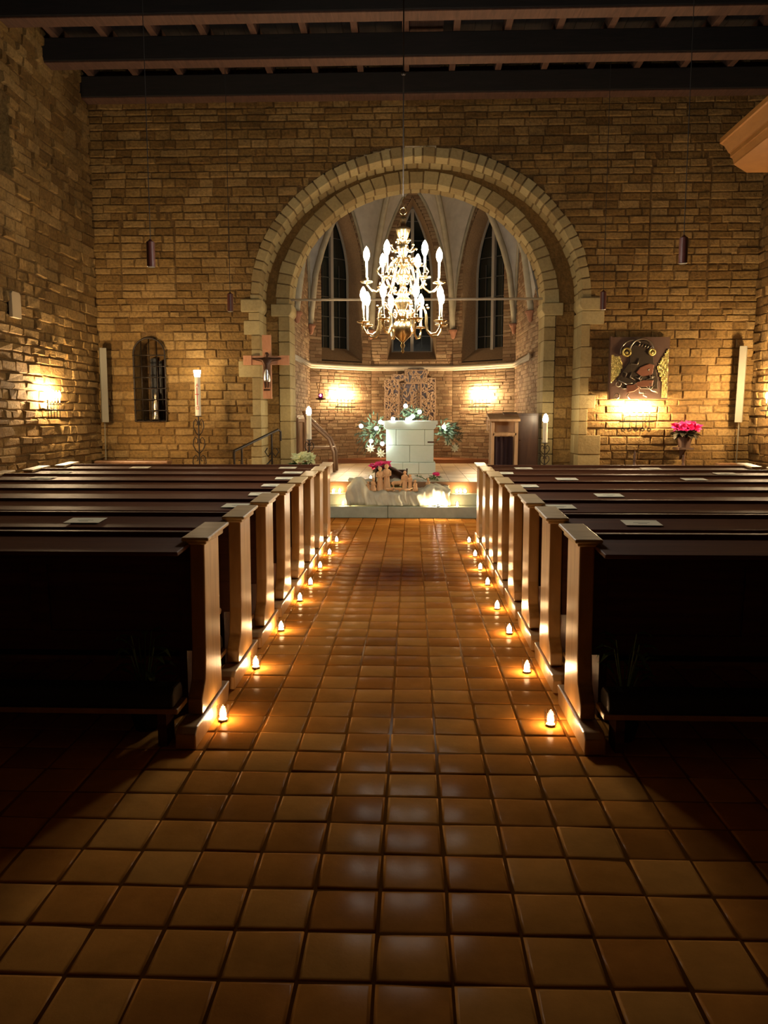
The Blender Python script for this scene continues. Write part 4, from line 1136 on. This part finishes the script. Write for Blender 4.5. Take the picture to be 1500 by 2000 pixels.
def animal(label, x, y, z, L, rz, lying=False):
    t = thing('nativity_animal', label, 'figurine', (x, y, z), rz, 'carved wooden nativity animals'); m = MB(); h = L * .55 if not lying else L * .28
    m.tube([(-.45 * L, 0, h * .95), (-.3 * L, 0, h), (0, 0, h * .97), (.28 * L, 0, h * 1.02), (.38 * L, 0, h * 1.25), (.46 * L, 0, h * 1.5)], [.06 * L, .15 * L, .15 * L, .15 * L, .09 * L, .07 * L], 10)
    m.tube([(.42 * L, 0, h * 1.52), (.54 * L, 0, h * 1.5), (.66 * L, 0, h * 1.38)], [.07 * L, .07 * L, .04 * L], 8)
    for s_ in (-1, 1):
        m.leaf((.45 * L, s_ * .05 * L, h * 1.6), (-.2, s_, .3), (0, 0, 1), .11 * L, .05 * L)
        if lying: m.tube([(.25 * L, s_ * .1 * L, h * .5), (.5 * L, s_ * .1 * L, .03 * L)], .035 * L, 6); m.tube([(-.3 * L, s_ * .12 * L, h * .5), (-.1 * L, s_ * .16 * L, .03 * L)], .04 * L, 6)
        else:
            m.tube([(.26 * L, s_ * .08 * L, h * .9), (.27 * L, s_ * .08 * L, h * .45), (.26 * L, s_ * .08 * L, 0)], [.06 * L, .035 * L, .028 * L], 6)
            m.tube([(-.32 * L, s_ * .08 * L, h * .9), (-.30 * L, s_ * .08 * L, h * .5), (-.34 * L, s_ * .08 * L, h * .3), (-.33 * L, s_ * .08 * L, 0)], [.07 * L, .04 * L, .028 * L, .025 * L], 6)
    m.build('animal_body', 'figure', t, smooth=True); return t
figure('tall carved figure on the left of the standing pair in front of the stable', -.475, 12.03, ZN - .012, .36, 'stand', .1, 1)
figure('tall carved figure on the right of the standing pair in front of the stable', -.375, 12.05, ZN - .012, .40, 'stand', -.1, 2)
figure('short carved kneeling figure left of the standing pair', -.58, 11.98, ZN - .012, .20, 'kneel', .8, 3)
figure('crouching carved figure at the far left edge of the nativity group', -.66, 11.96, ZN - .012, .15, 'kneel', 1.2, 4)
figure('carved standing figure under the right of the stable roof', -.10, 12.03, ZN - .012, .30, 'stand', -.2, 5)
figure('carved standing figure with bent head right of the stable', -.02, 12.0, ZN - .012, .25, 'stand', -.6, 6)
figure('small carved kneeling figure right of the manger animals', .06, 11.97, ZN - .012, .17, 'kneel', -1.0, 7)
figure('small dark shepherd kneeling far right in the nativity', .26, 12.2, ZN + .0, .17, 'kneel', -.8, 8)
animal('small carved sheep lying in front of the standing pair', -.33, 11.93, ZN - .012, .13, .2, True)
animal('small carved sheep lying in the middle of the cloth', -.20, 11.93, ZN - .012, .14, pi, True)
animal('small carved sheep lying right of the middle of the cloth', -.06, 11.91, ZN - .012, .12, .1, True)
animal('carved donkey standing under the stable roof', -.22, 12.16, ZN - .012, .20, .4)
st = thing('nativity_stable', 'rough bark stable with sloping roof boards behind the figures', 'stable', (-.34, 12.30, ZP + .012))
m = MB()
for x, y, h in ((-.22, -.02, .20), (-.02, .08, .26), (.24, .0, .16), (.26, .14, .18), (-.2, .16, .22)): m.tube([(x, y, -.10 if y < .05 else 0), (x + .01, y, h)], .012, 6)
m.build('post', 'bark', st)
m = MB()
for k in range(7): m.box((.13, -.04 + .03 * k, .15), (.42, .026, .014), Matrix.Rotation(.45 + .02 * (k % 3), 3, 'Y'))
for k in range(5): m.box((-.16, -.0 + .035 * k, .20), (.22, .03, .014), Matrix.Rotation(-.5, 3, 'Y'))
m.build('roof_board', 'bark', st)
m = MB(); m.bx(-.22, .25, .16, .18, 0, .16); m.build('back_wall', 'bark', st)
t = thing('evergreen_sprigs', 'green fir twigs lying around the stable in the nativity', 'evergreen', (-.2, 12.12, ZN + .03))
m = MB(); fir(m, (0, 0, 0), [(1, -.1, .1), (-.6, .1, .2), (.9, .4, .3), (.4, -.3, .1)], .26, 81, 60, .035); m.build('fir_twig', 'leafm', t)
t = thing('evergreen_sprigs', 'green twigs between the nativity and the small pink poinsettia', 'evergreen', (.22, 12.3, ZP + .03))
m = MB(); fir(m, (0, 0, 0), [(1, -.1, .2), (-.6, .1, .4), (.9, .2, .3), (.4, -.3, .2)], .2, 82, 60, .035); m.build('fir_twig', 'leafm', t)

ln = thing('spotlight', 'small bright lamp on the lower step shining on the cloth end', 'lamp', (.40, 11.825, .171))
m = MB(); m.lathe([(.035, 0), (.035, .01), (.01, .015), (.01, .05)], n=12); m.build('lamp_foot', 'black', ln)
m = MB(); m.ball((0, 0, .08), .032, 10, 7); m.build('lamp_globe', emis('spotlight_glow', (1, .86, .62), 420), ln, smooth=True)
# ------------------------------------------------------------------ lectern, cabinet, chair, door, railing
le = thing('lectern', 'open pale wooden lectern right of the altar', 'lectern', (1.57, 13.55, ZP))
for s_ in (-1, 1):
    m = MB(); m.prism([(-.03, 0), (.03, 0), (.03, .95), (-.03, .90)], s_ * .20 - .028, s_ * .20 + .028, 'x'); m.build('leg', 'lightwood', le, bevel=.004)
    m = MB(); m.prism([(.27, 0), (.33, 0), (.33, .92), (.27, .92)], s_ * .20 - .025, s_ * .20 + .025, 'x'); m.build('leg', 'lightwood', le, bevel=.004)
m = MB(); m.bx(-.20, .20, -.03, .03, .68, .73); m.build('crossbar', 'lightwood', le, bevel=.004)
m = MB(); m.prism([(-.12, .92), (.38, 1.02), (.38, 1.06), (-.12, .96)], -.27, .25, 'x')
m.prism([(-.15, .76), (-.12, .76), (-.12, .96), (-.15, .96)], -.31, -.285, 'x'); m.build('reading_top', 'lightwood', le, bevel=.005)
m = MB(); m.bx(-.19, .19, .20, .22, .74, .94); m.build('shelf_panel', 'midwood', le)
m = MB(); m.box((.10, .05, 1.045), (.24, .2, .02), Matrix.Rotation(.19, 3, 'X')); 
tag(m.build('open_book', 'cabwood', None, bevel=.003, loc=(1.57, 13.55, ZP + .005)), 'dark flat book lying on the pale lectern top', 'book')
dr = thing('altar_cloth', 'dark folded textile hanging inside the lectern frame', 'textile', (1.57, 13.68, ZP)); m = MB()
pts = [(x / 20 * .34 - .17, .02 * sin(x * 1.3)) for x in range(21)]
m.prism(pts + [(a, b + .012) for a, b in reversed(pts)], .02, .66, 'z'); m.build('textile_fold', simple('dark_purple_textile', (.035, .014, .018), .8), dr)
cb = thing('cabinet', 'tall dark brown wooden cabinet beside the right arch pier', 'cabinet', (1.99, 13.95, ZP))
m = MB(); m.bx(-.19, .18, -.2, .2, 0, 1.06); m.build('cabinet_body', 'cabwood', cb, bevel=.006)
m = MB(); m.bx(-.17, .16, -.222, -.201, .03, 1.03); d_ = m.build('cabinet_door', 'cabwood', cb, bevel=.004)
m = MB(); m.ball((-.13, -.235, .6), .012); m.build('knob', 'darkmetal', d_)
# board on the left chancel wall, wooden armchair
bd = thing('wooden_screen', 'brown panelled wooden screen against the left chancel wall', 'screen', (-2.08, 14.4, ZP))
m = MB(); m.bx(-.03, .0, 0, 1.7, 0, 1.02); m.build('board', 'midwood', bd, bevel=.004)
m = MB(); m.bx(0, .02, .06, 1.64, .9, .98); m.bx(0, .02, .06, .14, .04, .9); m.bx(0, .02, 1.56, 1.64, .04, .9); m.bx(0, .02, .8, .88, .04, .9); m.build('frame_rail', 'midwood', bd, bevel=.004)
ac = thing('armchair', 'brown wooden armchair with curved sides left of the altar', 'chair', (-1.70, 14.6, ZP), pi / 2)
for s_ in (-.26, .26):
    m = MB(); m.tube([(s_, -.3, 0), (s_, -.29, .35), (s_, -.2, .6), (s_, 0, .78), (s_, .2, .98), (s_, .25, 1.1)], .026, 8); m.build('side_frame', 'midwood', ac, smooth=True)
    m = MB(); m.tube([(s_, .24, 0), (s_, .2, .5), (s_, .24, .9)], .024, 8); m.build('leg', 'midwood', ac, smooth=True)
m = MB(); m.bx(-.25, .25, -.28, .24, .42, .46); m.build('seat', 'midwood', ac, bevel=.006)
m = MB(); m.bx(-.25, .25, .20, .23, .5, 1.08); m.build('backrest', 'midwood', ac, bevel=.006)
hr = thing('handrail', 'black iron handrail beside the left end of the altar steps', 'railing', (-2.62, 11.85, 0))
m = MB(); A = Vector((-.03, -.05, 1.0)); B = Vector((.46, 1.0, 1.30)); d_ = B - A
for a, b in ((A, B),): m.tube([a, b], .022, 6)
m.tube([A + d_ * .0, A + Vector((0, 0, -.25))], .016, 6); m.tube([A + Vector((0, 0, -.25)), A + Vector((.10, .02, -.25)), A + Vector((.10, .02, -.14)), A + Vector((.06, .01, -.14))], .012, 6)
m.tube([B, B + Vector((.03, .05, -.03)), B + Vector((.03, .05, -.18))], .018, 6); m.build('rail', 'iron', hr)
for f, zb in ((.16, .17), (.84, ZP)):
    p = A + d_ * f; m = MB(); m.tube([(p.x, p.y, zb if f < .5 else ZP), p], .016, 6); m.build('post', 'iron', hr)
m = MB(); p = A + d_ * .84
m.tube([A + d_ * .45 + Vector((0, 0, -.55)), p + Vector((0, 0, -.42))], .012, 6)
for s_ in (-1, 1): m.tube([(p.x, p.y, p.z - .3), (p.x + s_ * .06, p.y, p.z - .38), (p.x + s_ * .11, p.y, p.z - .30), (p.x + s_ * .07, p.y, p.z - .24)], .01, 6)
m.build('scroll', 'iron', hr, smooth=True)
# sanctuary lamp
sl_ = thing('sanctuary_lamp', 'purple glowing sanctuary lamp hanging left in the apse', 'lamp', (-1.74, 15.3, 1.84))
m = MB(); m.lathe([(.01, -.02), (.09, .0), (.10, .02), (.03, .01)], n=16); m.build('dish', 'darkmetal', sl_)
m = MB(); m.lathe([(.03, .015), (.045, .05), (.04, .11), (.036, .11)], n=14); m.build('lamp_glass', 'ruby', sl_, smooth=True)
m = MB(); m.ball((0, -.052, .075), .02, 8, 6, 1.2); m.build('flame', 'e_ruby', sl_)
m = MB(); 
for a in (0, 2.1, 4.2): m.tube([(.09 * cos(a), .09 * sin(a), .02), (0, 0, .45)], .003, 4)
m.tube([(0, 0, .45), (-.36, 0, .70)], .004, 4); m.build('chain', 'brass', sl_)

# benches in the side corners
for (x, lab, wdt, z1) in ((3.99, 'wooden kneeling bench with turned finials below the right sconce', .70, .74), (-4.53, 'low plain wooden bench below the grilled niche', 1.2, .80)):
    b = thing('bench', lab, 'bench', (x, 12.8, 0), 0)
    m = MB(); m.bx(-wdt / 2, wdt / 2, -.14, .14, z1 - .05, z1); m.build('seat', 'midwood', b, bevel=.015)
    for s_ in (-1, 1):
        m = MB(); m.bx(s_ * wdt / 2 - .03 - s_ * .05, s_ * wdt / 2 + .03 - s_ * .05, -.1, .1, 0, z1 - .05); m.build('leg', 'midwood', b, bevel=.004)
        if x > 0:
            m = MB(); m.lathe([(.028, 0), (.028, z1 + .02), (.018, z1 + .04), (.033, z1 + .08), (.02, z1 + .11), (.026, z1 + .15), (.012, z1 + .2), (.001, z1 + .25)], (s_ * (wdt / 2 + .04), .16, 0), 10); m.build('finial_post', 'cabwood', b, smooth=True)
cbx = thing('lidded_box', 'small dark wooden stand with flat lid in the right corner', 'stand', (5.0, 12.5, 0))
m = MB(); m.bx(-.25, .25, -.1, .1, .76, .79); m.build('lid', 'midwood', cbx); m = MB(); m.bx(-.16, .16, -.08, .08, 0, .76); m.build('stand_body', 'cabwood', cbx)

# wooden canopy on the right wall
cn = thing('pulpit_canopy', 'orange-brown wooden canopy with moulded edge jutting from the right wall', 'canopy', (4.12, 10.6, 4.85))
def octo(x0, o, zz, yy=1.0): return [(x0, -yy + o), (x0, yy - .5 - o * 0), (x0 + .55, yy), (1.19, yy), (1.19, -yy)]
def slab(m, ins, z0, z1, ins2=None):
    a = [(0 + ins, -1.15), (0 + ins, .72 - ins * .6), (.42 + ins * .4, 1.15 - ins), (1.37, 1.15 - ins), (1.37, -1.15)]
    i2 = ins if ins2 is None else ins2
    b = [(0 + i2, -1.15), (0 + i2, .72 - i2 * .6), (.42 + i2 * .4, 1.15 - i2), (1.37, 1.15 - i2), (1.37, -1.15)]
    n = 5; V = [(p[0], p[1], z0) for p in a] + [(p[0], p[1], z1) for p in b]
    m.add(V, [tuple(range(n)), tuple(range(n, 2 * n))[::-1]] + [(i, n + i, n + (i + 1) % n, (i + 1) % n) for i in range(n)])
m = MB(); slab(m, .16, 0, .02); m.build('soffit', 'canopy', cn)
m = MB(); slab(m, .16, .02, .10, .14); slab(m, .12, .10, .16); slab(m, .10, .16, .30, .03); slab(m, .0, .30, .36); m.build('cornice_moulding', 'canopy', cn)
